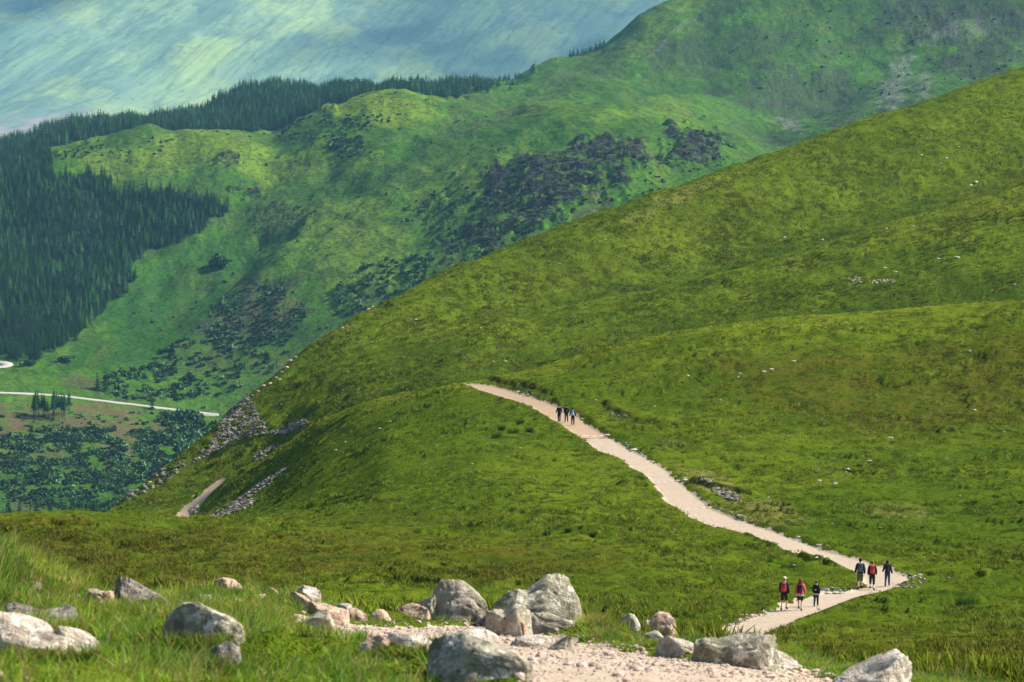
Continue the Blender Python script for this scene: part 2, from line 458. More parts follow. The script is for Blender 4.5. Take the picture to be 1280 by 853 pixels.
col = t.mix(t.math('MULTIPLY', t.ramp(sp2, [(0.52, 0.0), (0.60, 0.9)]), t.ramp(sp3, [(0.36, 0.3), (0.58, 1.0)])), col, (0.022, 0.036, 0.005))
sp5 = t.noise(0.35, 5, 0.8, stretch=(1, .5, 1))
col = t.mix(t.ramp(sp5, [(0.50, 0.0), (0.64, 0.58)]), col, (0.040, 0.066, 0.006))
col = t.mix(t.math('MULTIPLY', t.attr('bank'), 0.5), col, (0.035, 0.024, 0.010))
straw = t.noise(1.3, 5, 0.75, stretch=(1, .5, 1))
col = t.mix(t.ramp(straw, [(0.60, 0.0), (0.72, 0.55)]), col, (0.24, 0.24, 0.05))
earth = t.mix(t.noise(3, 4), (0.10, 0.055, 0.025), (0.30, 0.22, 0.14))
col = t.mix(t.ramp(t.attr('path'), [(0.25, 0.0), (0.6, 1.0)]), col, earth)
col = t.mix(t.math('MULTIPLY', t.attr('hole'), 0.9), col, (0.035, 0.022, 0.012))
t.color(col)
t.bump(t.math('ADD', t.noise(1.6, 6, 0.75), t.math('MULTIPLY', t.noise(9, 3, 0.7), 0.3)), 0.9, 0.40)
M_near = t.m
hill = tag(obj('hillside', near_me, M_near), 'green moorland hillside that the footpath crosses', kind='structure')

def path_sheet(name, mask, lift, label, mat=None):
    """the trodden surface: the cells of the ground inside the path, a little above it"""
    m4 = (mask[:-1, :-1] + mask[1:, :-1] + mask[:-1, 1:] + mask[1:, 1:]) / 4 > 0
    nc = near.X.shape[1]
    r, c = np.nonzero(m4)
    a = r * nc + c
    q = np.stack([a, a + 1, a + nc + 1, a + nc], -1)
    used, inv = np.unique(q.ravel(), return_inverse=True)
    co = np.stack([near.X.ravel()[used], near.Y.ravel()[used], near.Z.ravel()[used] + lift], -1)
    me = np_mesh(name, co, inv.reshape(-1, 4))
    return tag(obj(name, me, mat or M_path), label, kind='structure')

t = NT('trodden gravel', 0.95, 0.15)
p1 = t.noise(0.6, 4, 0.6); p2 = t.noise(6, 4, 0.7); p3 = t.voro(28)
col = t.mix(p1, (0.44, 0.345, 0.235), (0.33, 0.25, 0.165))
col = t.mix(t.ramp(p2, [(0.45, 0.0), (0.7, 0.7)]), col, (0.50, 0.41, 0.32))
col = t.mix(t.ramp(t.noise(2.2, 5, 0.7), [(0.52, 0.0), (0.68, 0.7)]), col, (0.27, 0.195, 0.135))
col = t.mix(t.ramp(p3, [(0.0, 0.5), (0.35, 0.0)]), col, (0.33, 0.25, 0.20))
t.color(col); t.bump(t.math('ADD', p2, t.math('MULTIPLY', t.ramp(p3, [(0, 1.0), (0.5, 0.0)]), 0.5)), 0.7, 0.05)
M_path = t.m

def znear(x, y): return near.z_at(x, y)
onp_c = onp_n.copy(); onp_c[near.rows[10]:] = -1
path_sheet('path', onp_c, 0.03, 'pale pinkish gravel footpath winding down the moor to the hairpin')
path_sheet('path', onf_n, 0.010, 'pale pinkish gravel footpath between the foreground boulders')
onh_c = onp_n.copy(); onh_c[:near.rows[10]] = -1
path_sheet('path', onh_c, 0.03, 'short brown stretch of path on the steep slope beyond the crest', plain('brown trodden earth', (0.34, 0.235, 0.14), 0.95, 0.2, 1.5))

# ================================================================== TERRAIN: the glen and the hills beyond
lines_mid = [
    [(0, 980, 650), (1, 980, 650)],
    [(-300, 670, 1120), (0, 660, 1150), (300, 655, 1150), (1280, 640, 1150)],
    [(-300, 560, 1300), (0, 560, 1300), (300, 570, 1300), (600, 560, 1300), (1280, 520, 1300)],
    [(-300, 488, 1430), (0, 492, 1430), (100, 497, 1430), (270, 518, 1430), (400, 500, 1430), (600, 460, 1430), (1280, 420, 1430)],
    [(-300, 470, 1530), (0, 462, 1530), (100, 455, 1530), (200, 452, 1530), (300, 440, 1530), (400, 405, 1530), (600, 350, 1530), (900, 290, 1530), (1280, 240, 1530)],
    [(-300, 330, 1850), (0, 320, 1850), (100, 330, 1850), (200, 325, 1850), (300, 305, 1850), (400, 262, 1850), (500, 232, 1830), (600, 215, 1800), (700, 200, 1760), (800, 195, 1760), (900, 200, 1800), (1000, 200, 1850), (1280, 150, 1900)],
    [(-300, 255, 2150), (0, 222, 2150), (60, 190, 2150), (120, 178, 2150), (165, 166, 2150), (190, 158, 2150), (215, 164, 2150), (255, 161, 2150), (290, 164, 2150), (340, 172, 2150), (390, 138, 2150), (464, 114, 2150),
     (517, 119, 2150), (575, 132, 2150), (635, 141, 2150), (675, 130, 2130), (720, 128, 2100), (769, 129, 2080), (830, 141, 2060), (900, 162, 2060), (960, 188, 2060), (1080, 185, 2100), (1280, 125, 2150)],
    [(-300, 250, 2220), (0, 217, 2220), (60, 188, 2220), (120, 182, 2220), (190, 165, 2220), (255, 167, 2220), (340, 170, 2220), (390, 144, 2220), (464, 121, 2220), (517, 122, 2220), (575, 133, 2220), (635, 141, 2220), (675, 135, 2210),
     (769, 137, 2200), (830, 148, 2200), (900, 166, 2200), (960, 188, 2200), (1280, 118, 2230)],
    [(-300, 240, 2400), (0, 205, 2400), (60, 177, 2400), (190, 160, 2400), (255, 155, 2400), (340, 150, 2400), (400, 128, 2400), (464, 120, 2400), (575, 126, 2400), (640, 124, 2400), (682, 116, 2400), (729, 97, 2400), (756, 101, 2400),
     (816, 114, 2400), (880, 128, 2400), (960, 150, 2400), (1050, 135, 2400), (1280, 80, 2430)],
    [(-300, 236, 2470), (0, 203, 2470), (60, 175, 2470), (190, 158, 2470), (340, 145, 2470), (464, 119, 2470), (640, 122, 2470), (682, 119, 2470), (729, 104, 2470), (756, 106, 2470), (816, 116, 2470), (880, 124, 2470), (1050, 120, 2480), (1280, 70, 2500)],
    [(-300, 262, 2750), (-100, 215, 2750), (0, 188, 2750), (50, 170, 2750), (100, 156, 2750), (150, 156, 2750), (210, 150, 2750), (260, 134, 2750), (300, 116, 2750), (350, 108, 2750), (420, 108, 2750), (470, 112, 2750), (540, 108, 2750),
     (600, 104, 2750), (635, 104, 2750), (660, 90, 2750), (690, 68, 2760), (720, 72, 2780), (745, 66, 2800), (765, 52, 2820), (800, 22, 2850), (850, -8, 2900), (950, -50, 2950), (1280, -140, 3000)],
    [(-300, 330, 3100), (0, 250, 3100), (640, 180, 3100), (800, 110, 3150), (1280, 0, 3250)],
    [(-300, 420, 3900), (1280, 360, 3900)],
]
nseg_mid = [6, 60, 60, 50, 130, 130, 14, 70, 14, 120, 20, 10]
mid = Sheet(lines_mid, nseg_mid, sig=8)
mid.finish()
crag = blob(mid, [(690, 225, 88, 34, 5), (760, 192, 62, 20, 0), (875, 188, 36, 24, -10), (850, 208, 24, 14, 0, .8), (650, 258, 50, 30, 0, .9), (600, 300, 50, 28, 10, .85), (575, 258, 45, 18, 10, .6), (455, 368, 42, 20, 20, .6), (500, 345, 40, 16, 20, .55),
                    (285, 206, 16, 9, 0, .8), (310, 241, 22, 6, 0, .9), (412, 138, 9, 7, 0, .7), (665, 82, 5, 6, 0, .7), (1020, 95, 16, 8, 0, .5), (340, 275, 32, 18, 0, .35)], 0.5, 22, 60)
scree_m = blob(mid, [(1120, 105, 16, 34, -20, .8), (1155, 108, 10, 18, -10, .6), (985, 156, 18, 9, -30, .7), (1200, 40, 45, 10, 10, .45), (840, 50, 40, 3, 40, .5)], 0.8, 14, 61)
heath = blob(mid, [(1160, 20, 55, 42, 0), (1250, 25, 36, 36, 0), (1230, 75, 60, 26, 15, .9), (1010, 120, 95, 32, -5, .85), (930, 60, 70, 20, 20, .6), (850, 75, 40, 22, 15, .7), (1080, 50, 60, 12, 10, .5), (900, 15, 60, 10, 30, .5), (620, 150, 60, 10, 20, .6),
                     (560, 148, 60, 9, 25, .5), (350, 275, 32, 18, 0, .8), (320, 400, 55, 34, 15, .9), (270, 435, 60, 18, 25, .6), (760, 80, 30, 16, 30, .6), (700, 100, 30, 14, 30, .6), (960, 175, 60, 10, -15, .6), (1100, 170, 50, 20, 0, .9)], 0.7, 32, 62)
fell = blob(mid, [(115, 532, 95, 13, -3, .85), (20, 565, 60, 20, 0, .6), (200, 545, 30, 10, 0, .7), (150, 550, 22, 32, -10), (8, 532, 30, 28, 0), (130, 512, 45, 9, -5), (100, 478, 34, 7, 0, .6), (60, 520, 60, 9, -28, .8), (35, 625, 22, 16, 0, .6), (335, 392, 40, 16, 20, .55), (370, 455, 45, 18, 0, .35), (560, 320, 16, 20, 0, .2), (740, 260, 26, 14, 40, .5)], 0.6, 12, 63)
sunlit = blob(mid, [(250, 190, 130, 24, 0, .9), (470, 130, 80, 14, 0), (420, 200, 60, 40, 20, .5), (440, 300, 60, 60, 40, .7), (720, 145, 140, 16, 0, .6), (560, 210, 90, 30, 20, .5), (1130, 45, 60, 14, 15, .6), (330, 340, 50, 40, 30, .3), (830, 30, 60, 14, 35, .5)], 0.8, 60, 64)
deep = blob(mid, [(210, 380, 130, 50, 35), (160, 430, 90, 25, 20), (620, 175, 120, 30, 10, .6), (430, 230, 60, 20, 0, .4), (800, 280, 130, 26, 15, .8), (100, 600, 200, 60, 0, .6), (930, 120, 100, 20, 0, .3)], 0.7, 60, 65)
# forest ground masks (polygons in the view, on the slope)
def in_poly(poly, x, y):
    ins = np.zeros(np.shape(x), bool)
    n = len(poly)
    for i in range(n):
        x1, y1 = poly[i]; x2, y2 = poly[(i + 1) % n]
        c = ((y1 > y) != (y2 > y)) & (x < (x2 - x1) * (y - y1) / (y2 - y1 + 1e-9) + x1)
        ins ^= c
    return ins
POLY_A = [(-240, 262), (-60, 228), (30, 196), (58, 196), (66, 224), (100, 221), (125, 222), (150, 240), (210, 240), (250, 247), (284, 256), (286, 263), (259, 283), (226, 301), (197, 311), (164, 324), (167, 344), (164, 360), (131, 387), (92, 423), (59, 442), (33, 449), (0, 447), (-240, 462)]
XM, YM, DM = mid.X, mid.Y, mid.D
cr = fbm(XM / 26, YM / 40, 21, 4)
ridged = 1 - abs(fbm(XM / 16, YM / 26, 22, 4)) * 1.3
gul = fbm((XM + 0.25 * YM) / 22, YM / 170, 23, 4)
dz = 7.0 * fbm(XM / 120, YM / 150, 24, 4) * sstep(1500, 1800, DM) + 1.1 * cr + 0.5 * fbm(XM / 7, YM / 10, 25, 3) + 0.9 * gul * sstep(1500, 1700, DM)
strata = fbm((XM + 0.5 * YM) / 40, (YM - 0.4 * XM) / 9, 28, 4)
dz += 6.5 * fbm((0.8 * XM - 0.25 * YM) / 80, (0.25 * XM + YM) / 300, 29, 3) * sstep(1560, 1700, DM) * sstep(2140, 2040, DM)
dz += crag * (4.6 * sstep(-0.1, 0.25, strata) + 1.0 * ridged + 0.35 * fbm(XM / 5, YM / 7, 26, 3)) + heath * 0.8 * fbm(XM / 3, YM / 4, 27, 2)
edge_ok = np.ones_like(DM)
mid.Z = mid.Z + dz * (0.35 + 0.65 * sstep(1450, 1600, DM))
mid.finish()
mid_me = mid.mesh('glen_hills')
jx = lambda x, y: x + 4 * np.sin(y / 3.3) + 2 * np.sin(y * 1.3 + x / 9)
jy = lambda x, y: y + 3 * np.sin(x / 4.1) + 1.5 * np.sin(x * 1.1)
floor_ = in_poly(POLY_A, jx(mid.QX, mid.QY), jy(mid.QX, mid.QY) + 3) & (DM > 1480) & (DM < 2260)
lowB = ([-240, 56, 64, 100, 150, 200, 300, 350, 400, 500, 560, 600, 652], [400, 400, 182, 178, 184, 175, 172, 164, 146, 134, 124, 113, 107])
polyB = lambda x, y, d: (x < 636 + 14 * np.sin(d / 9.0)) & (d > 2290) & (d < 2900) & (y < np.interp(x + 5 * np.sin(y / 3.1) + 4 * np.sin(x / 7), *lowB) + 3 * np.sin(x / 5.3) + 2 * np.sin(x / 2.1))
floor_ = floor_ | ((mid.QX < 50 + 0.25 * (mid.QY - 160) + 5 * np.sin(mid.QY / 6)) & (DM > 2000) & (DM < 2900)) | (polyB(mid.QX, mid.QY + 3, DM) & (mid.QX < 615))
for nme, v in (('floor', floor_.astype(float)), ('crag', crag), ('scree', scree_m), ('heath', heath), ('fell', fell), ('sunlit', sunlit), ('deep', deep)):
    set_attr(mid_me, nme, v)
t = NT('hill grass and bracken', 1.0, 0.0)
m1 = t.noise(0.012, 5, 0.6); m2 = t.noise(0.06, 5, 0.65); m3 = t.noise(0.28, 4, 0.7); m4 = t.noise(0.03, 5, 0.65, stretch=(1.6, .35, 1, .3))
col = t.mix(t.ramp(m1, [(0.4, 0.0), (0.6, 1.0)]), (0.062, 0.150, 0.010), (0.044, 0.100, 0.012))
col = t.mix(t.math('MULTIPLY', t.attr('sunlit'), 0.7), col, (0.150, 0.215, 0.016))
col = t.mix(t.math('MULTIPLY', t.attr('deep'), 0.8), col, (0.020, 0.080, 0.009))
col = t.mix(t.ramp(m2, [(0.5, 0.0), (0.68, 0.7)]), col, (0.036, 0.068, 0.020))
col = t.mix(t.ramp(m4, [(0.52, 0.0), (0.7, 0.6)]), col, (0.105, 0.125, 0.022))
col = t.mix(t.math('MULTIPLY', t.ramp(m3, [(0.50, 0.0), (0.60, 1.0)]), 0.75), col, (0.018, 0.040, 0.010))
col = t.mix(t.ramp(t.noise(0.11, 7, 0.8), [(0.54, 0.0), (0.58, 0.5)]), col, (0.026, 0.060, 0.012))
vg = t.n('ShaderNodeVectorRotate', rotation_type='Z_AXIS'); vg.inputs['Angle'].default_value = R(-17); t.l(t.pos, vg.inputs['Vector'])
vh = t.n('ShaderNodeMapping'); vh.inputs['Scale'].default_value = (1, 0.14, 0.3); t.l(vg.outputs[0], vh.inputs[0])
col = t.mix(t.ramp(t.noise(0.022, 5, 0.55, vec=vh.outputs[0]), [(0.488, 0.0), (0.5, 0.6), (0.512, 0.0)]), col, (0.020, 0.045, 0.010))
hf = t.math('MULTIPLY', t.attr('heath'), t.ramp(t.noise(0.10, 5, 0.7), [(0.36, 0.25), (0.58, 1.0)]))
col = t.mix(hf, col, t.mix(t.ramp(t.noise(0.5, 3), [(0.4, 0.0), (0.6, 1.0)]), (0.026, 0.034, 0.020), (0.060, 0.062, 0.034)))
ff = t.math('MULTIPLY', t.attr('fell'), t.ramp(t.noise(0.2, 5, 0.7), [(0.36, 0.3), (0.6, 1.0)]))
ff = t.math('MULTIPLY', ff, t.ramp(t.noise(0.07, 5, 0.75), [(0.38, 0.25), (0.54, 1.0)]))
col = t.mix(ff, col, t.mix(t.noise(0.9, 3), (0.070, 0.040, 0.028), (0.15, 0.095, 0.060)))
sf = t.math('MULTIPLY', t.attr('scree'), t.ramp(t.noise(0.45, 4, 0.8), [(0.46, 0.0), (0.56, 1.0)]))
col = t.mix(sf, col, (0.22, 0.20, 0.19))
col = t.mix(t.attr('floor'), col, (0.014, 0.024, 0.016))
cn = t.noise(0.16, 5, 0.75)
cf = t.ramp(t.math('ADD', t.math('MULTIPLY', t.attr('crag'), 0.33), t.noise(0.11, 7, 0.75, stretch=(0.6, 1, 1.6))), [(0.73, 0.0), (0.80, 1.0)])
rockc = t.mix(t.ramp(t.noise(0.22, 6, 0.7, stretch=(1, 1, 2.5)), [(0.44, 0.0), (0.64, 1.0)]), (0.007, 0.008, 0.007), (0.055, 0.056, 0.050))
rockc = t.mix(t.ramp(t.noise(0.9, 2, 0.6), [(0.70, 0.0), (0.75, 1.0)]), rockc, (0.42, 0.41, 0.40))
rockc = t.mix(t.ramp(t.noise(0.09, 4, 0.7), [(0.56, 0.0), (0.64, 0.8)]), rockc, (0.07, 0.085, 0.028))
col = t.mix(cf, col, rockc)
t.color(col)
t.bump(t.math('ADD', t.noise(0.35, 5, 0.7), t.math('MULTIPLY', t.attr('crag'), t.noise(0.25, 5, 0.85))), 0.7, 2.5)
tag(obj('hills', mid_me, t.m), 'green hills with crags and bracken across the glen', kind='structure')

# far mountain
lines_far = [
    [(0, 300, 4200), (1, 300, 4200)],
    [(-300, 205, 6800), (0, 178, 6800), (130, 165, 6800), (900, 180, 6800)],
    [(-300, 190, 7400), (0, 145, 7400), (60, 140, 7400), (130, 138, 7400), (300, 150, 7400), (900, 160, 7400)],
    [(-300, 70, 8100), (0, 60, 8100), (300, 50, 8100), (900, 60, 8200)],
    [(-300, -90, 9400), (300, -100, 9400), (900, -80, 9500)],
    [(-300, -170, 10300), (600, -180, 10300), (1500, -160, 10400)],
    [(-300, 100, 11800), (1500, 100, 11800)],
]
far = Sheet(lines_far, [8, 50, 150, 130, 40, 12], step=2.5, sig=14)
XF, YF = far.X, far.Y
sl = sstep(7350, 7800, far.D)
ux = (XF * 0.95 - YF * 0.32); vx = (XF * 0.32 + YF * 0.95)
gf = fbm(ux / 110, vx / 1300, 41, 5, 0.6)
far.Z = far.Z + sl * (3.0 * fbm(ux / 45, vx / 420, 46, 4, 0.6) + 20 * fbm(XF / 600, YF / 600, 42, 3)) + 1.5 * (1 - sl) * fbm(XF / 60, YF / 60, 44, 3)
far.finish()
far_me = far.mesh('far_mountain')
set_attr(far_me, 'foot', 1 - sstep(7250, 7480, far.D + 90 * fbm(XF / 120, YF / 160, 45, 3)))
t = NT('far mountain slopes', 1.0, 0.05)
vr = t.n('ShaderNodeVectorRotate', rotation_type='Z_AXIS'); vr.inputs['Angle'].default_value = R(18.6); t.l(t.pos, vr.inputs['Vector'])
mp = t.n('ShaderNodeMapping'); mp.inputs['Scale'].default_value = (1, 0.30, 0.3)
t.l(vr.outputs[0], mp.inputs[0]); st_v = mp.outputs[0]
f1 = t.noise(0.0045, 8, 0.66, vec=st_v); f2 = t.noise(0.016, 6, 0.7, vec=st_v); f3 = t.noise(0.0013, 5, 0.55, vec=st_v)
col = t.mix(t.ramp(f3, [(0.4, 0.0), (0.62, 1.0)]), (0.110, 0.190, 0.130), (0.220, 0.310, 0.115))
col = t.mix(t.ramp(f1, [(0.42, 0.0), (0.62, 0.6)]), col, (0.085, 0.150, 0.150))  # blue-green tones put part of the distance haze into the colour
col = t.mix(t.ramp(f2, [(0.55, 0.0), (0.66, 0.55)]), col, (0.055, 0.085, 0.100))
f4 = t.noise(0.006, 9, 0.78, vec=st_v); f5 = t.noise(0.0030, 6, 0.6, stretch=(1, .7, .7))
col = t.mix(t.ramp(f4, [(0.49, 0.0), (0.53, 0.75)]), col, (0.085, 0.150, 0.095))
col = t.mix(t.math('MULTIPLY', t.ramp(f5, [(0.50, 0.0), (0.60, 1.0)]), 0.5), col, (0.30, 0.38, 0.10))
vg = t.n('ShaderNodeMapping'); vg.inputs['Scale'].default_value = (1, 0.35, 1); t.l(st_v, vg.inputs[0])
for sc_g, wd, stg in ((0.0045, 0.014, 0.38), (0.011, 0.016, 0.30)):
    g5 = t.noise(sc_g, 4, 0.5, vec=vg.outputs[0])
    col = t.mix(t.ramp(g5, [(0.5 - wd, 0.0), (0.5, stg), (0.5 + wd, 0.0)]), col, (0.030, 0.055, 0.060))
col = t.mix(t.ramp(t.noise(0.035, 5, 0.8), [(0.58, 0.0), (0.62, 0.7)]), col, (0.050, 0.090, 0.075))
col = t.mix(t.math('MULTIPLY', t.attr('foot'), t.ramp(t.noise(0.012, 5, 0.6, stretch=(1, .4, 1, .6)), [(0.42, 0.2), (0.56, 1.0)])), col, (0.24, 0.20, 0.20))
t.color(col); t.bump(t.noise(0.012, 6, 0.6, vec=st_v), 0.3, 16)
tag(obj('far_mountain', far_me, t.m), 'pale blue far mountainside fading in the haze', kind='structure')

# ================================================================== clouds that shade the hills, and the haze
def thin_cloud(a):
    m = plain('cloud white', (0.85, 0.85, 0.87), 1.0); nt = m.node_tree
    tr = nt.nodes.new('ShaderNodeBsdfTransparent'); mx = nt.nodes.new('ShaderNodeMixShader'); mx.inputs[0].default_value = a
    nt.links.new(tr.outputs[0], mx.inputs[1]); nt.links.new(nt.nodes['Principled BSDF'].outputs[0], mx.inputs[2]); nt.links.new(mx.outputs[0], nt.nodes['Material Output'].inputs['Surface'])
    return m
M_cloud = thin_cloud(0.13)
def on_plane(px, py, d):
    x, y, z = unproj(px, py, d); return np.array([float(x), float(y), float(z)])
def cloud(target, h, rx, ry, rot, seed):
    """a cloud h metres above the ground point it shades"""
    k = h / SUN_VEC.z
    c = np.array(target) + k * np.array(SUN_VEC)
    n1_, n2_ = 72, 24
    th = np.linspace(0, 2 * math.pi, n1_, endpoint=False)[None, :]; ph = np.linspace(-0.5, 0.5, n2_)[:, None] * math.pi
    ux_, uy_, uz_ = np.cos(ph) * np.cos(th), np.cos(ph) * np.sin(th), np.sin(ph) + 0 * th
    rr = 1 + 0.30 * fbm(ux_ * 2.2 + seed * 7.1, uy_ * 2.2 + uz_ * 1.7, seed, 4)
    x = ux_ * rr * rx; y = uy_ * rr * ry; z = uz_ * rr * min(rx, ry) * 0.35
    cr_, sr_ = math.cos(rot), math.sin(rot)
    co = np.stack([c[0] + x * cr_ - y * sr_, c[1] + x * sr_ + y * cr_, c[2] + z], -1).reshape(-1, 3)
    r = np.arange(n2_ - 1)[:, None]; q = np.arange(n1_)[None, :]
    a = r * n1_ + q; b = r * n1_ + (q + 1) % n1_
    me = np_mesh('clouds', co, np.stack([a, b, b + n1_, a + n1_], -1).reshape(-1, 4))
    tag(obj('clouds', me, M_cloud), 'broken white cloud above the hills', kind='structure')
for k in range(4):                       # layered thin cloud, denser towards the middle
    g_ = 1 - 0.08 * k
    cloud(on_plane(60, -60, 9200), 3600 + 30 * k, 760 * g_, 1300 * g_, -0.30, 3)
    cloud(on_plane(800, 10, 9000), 3600 + 30 * k, 980 * g_, 1300 * g_, -0.55, 4)

bx = bpy.data.meshes.new('haze')
zt = max(float(far.Z.max()), float(mid.Z.max())) + 6; zb = min(float(far.Z.min()), float(mid.Z.min()), float(near.Z.min())) - 1
x0, x1, y0, y1 = -4000, 4000, -60, 12200
bx.from_pydata([(x, y, z) for z in (zb, zt) for y in (y0, y1) for x in (x0, x1)], [], [(0, 2, 3, 1), (4, 5, 7, 6), (0, 1, 5, 4), (2, 6, 7, 3), (0, 4, 6, 2), (1, 3, 7, 5)])
hm = bpy.data.materials.new('haze air'); hm.use_nodes = True
hn = hm.node_tree; hn.nodes.clear()
pv = hn.nodes.new('ShaderNodeVolumePrincipled'); ho = hn.nodes.new('ShaderNodeOutputMaterial')
pv.inputs['Color'].default_value = (0.32, 0.70, 1.0, 1); pv.inputs['Density'].default_value = 0.38e-4; pv.inputs['Anisotropy'].default_value = 0.0
hn.links.new(pv.outputs[0], ho.inputs['Volume'])
haze = tag(obj('haze', bx, hm), 'pale blue haze filling the glen', kind='stuff')

# ================================================================== trees
def M_leafy(name, c1, c2, scale=0.25, rough=0.9):
    t = NT(name, rough, 0.0)
    oi = t.n('ShaderNodeObjectInfo')
    n = t.noise(scale, 3, 0.7)
    col = t.mix(t.ramp(n, [(0.38, 0.0), (0.62, 1.0)]), c1, c2)
    col = t.mix(1.0, col, t.ramp(t.attr('tint'), [(0.0, 0.35), (0.65, 1.0), (1.0, 2.9)]), 'MULTIPLY')
    col = t.mix(t.attr('bark'), col, (0.09, 0.065, 0.05))
    t.color(col); return t.m
M_spruce = M_leafy('spruce needles', (0.008, 0.028, 0.008), (0.015, 0.046, 0.012), 0.03)
M_shrub = M_leafy('scrub leaves', (0.022, 0.052, 0.022), (0.050, 0.095, 0.030), 0.06)
M_broad = M_leafy('birch leaves', (0.030, 0.075, 0.026), (0.065, 0.125, 0.034), 0.1)

def spruce_arrays(seed, h=14.0, r=2.4, tiers=9, spikes=11, bare=0.08):
    g = np.random.default_rng(seed)
    V, Fc, bark = [], [], []
    # trunk
    n = 6
    for z, rad in ((0, 0.22), (h * 0.6, 0.12), (h * 0.97, 0.02)):
        for k in range(n):
            a = 2 * math.pi * k / n; V.append((rad * math.cos(a), rad * math.sin(a), z)); bark.append(1)
    for l in range(2):
        for k in range(n):
            Fc.append((l * n + k, l * n + (k + 1) % n, (l + 1) * n + (k + 1) % n)); Fc.append((l * n + k, (l + 1) * n + (k + 1) % n, (l + 1) * n + k))
    for ti in range(tiers):
        f = ti / (tiers - 1)
        zc = h * (bare + 0.10 + (0.92 - bare - 0.02) * f)
        rad = r * (1 - f) ** 0.85 + 0.22
        drop = h * 0.13 * (1 - 0.5 * f)
        off = (g.normal(0, .08), g.normal(0, .08))
        c = len(V); V.append((off[0], off[1], zc + h * 0.045)); bark.append(0)
        m = spikes - int(4 * f)
        a0 = g.uniform(0, 6.28)
        for k in range(2 * m):
            a = a0 + math.pi * k / m + g.normal(0, 0.06)
            rr = rad * (g.uniform(0.8, 1.18) if k % 2 == 0 else g.uniform(0.42, 0.6))
            V.append((off[0] + rr * math.cos(a), off[1] + rr * math.sin(a), zc - (drop * g.uniform(0.75, 1.1) if k % 2 == 0 else drop * 0.35))); bark.append(0)
        for k in range(2 * m):
            Fc.append((c, c + 1 + k, c + 1 + (k + 1) % (2 * m)))
    return np.array(V, float), np.array(Fc, int), np.array(bark, float)

def bush_arrays(seed, n=70, r=(1.0, 1.0, 0.9), size=0.42, trunk=0.0):
    """many small leaf clumps through an uneven crown; unit radius"""
    g = np.random.default_rng(seed)
    lob = g.normal(0, 0.45, (5, 3)); lob[:, 2] *= 0.5
    c = lob[g.integers(0, 5, n)] + g.normal(0, 0.32, (n, 3))
    c = c * np.array(r); c[:, 2] = np.abs(c[:, 2] + 0.55 + trunk) * 0.9
    u = g.normal(size=(n, 3)); u /= np.linalg.norm(u, axis=1)[:, None]
    w = np.cross(u, g.normal(size=(n, 3))); w /= np.linalg.norm(w, axis=1)[:, None]
    s = g.uniform(0.6, 1.3, (n, 1)) * size
    V = np.stack([c + u * s, c + w * s, c - u * s, c - w * s * 0.8 + u * s * 0.2], 1).reshape(-1, 3)
    a = np.arange(n)[:, None] * 4
    Fc = np.concatenate([np.hstack([a, a + 1, a + 2]), np.hstack([a, a + 2, a + 3])])
    return V, Fc, np.zeros(len(V))

def merge_instances(name, protos, pos, sc, rot, pick, mat, scz=None):
    Vs, Fs, Bs, Ts, off = [], [], [], [], 0
    for k, (V, Fc, B) in enumerate(protos):
        m = np.nonzero(pick == k)[0]
        if len(m) == 0: continue
        c, s = np.cos(rot[m])[:, None], np.sin(rot[m])[:, None]
        x = V[None, :, 0] * c - V[None, :, 1] * s; y = V[None, :, 0] * s + V[None, :, 1] * c
        S = sc[m][:, None]; SZ = (sc if scz is None else scz)[m][:, None]
        P = np.stack([x * S + pos[m, 0:1], y * S + pos[m, 1:2], V[None, :, 2] * SZ + pos[m, 2:3]], -1).reshape(-1, 3)
        Vs.append(P); Fs.append((Fc[None] + (np.arange(len(m)) * len(V))[:, None, None] + off).reshape(-1, Fc.shape[1]))
        Bs.append(np.tile(B, len(m))); Ts.append(np.repeat(rng.random(len(m)), len(V))); off += len(P)
    me = np_mesh(name, np.concatenate(Vs), np.concatenate(Fs), smooth=False)
    set_attr(me, 'bark', np.concatenate(Bs))
    set_attr(me, 'tint', np.concatenate(Ts)); me.materials.append(mat)
    return me

def sample(sh, test, spacing, jitter=0.45, r0=0, r1=None):
    """jittered world-space lattice over the sheet, kept where test(px, py, d) holds"""
    ra = sh.rows[r0]; rb = sh.rows[r1] if r1 is not None else sh.X.shape[0] - 1
    Xs, Ys, Zs, QX, QY, Ds = (A[ra:rb] for A in (sh.X, sh.Y, sh.Z, sh.QX, sh.QY, sh.D))
    ok = test(QX, QY, Ds)
    x, y, z, qx, qy = Xs[ok], Ys[ok], Zs[ok], QX[ok], QY[ok]
    if len(x) == 0: return np.zeros((0, 3))
    kx = np.floor(x / spacing).astype(np.int64); ky = np.floor(y / spacing).astype(np.int64)
    key = kx * 1000003 + ky
    g = rng.permutation(len(x)); _, ui = np.unique(key[g], return_index=True)
    j = g[ui]
    return np.stack([x[j], y[j], z[j]], 1)

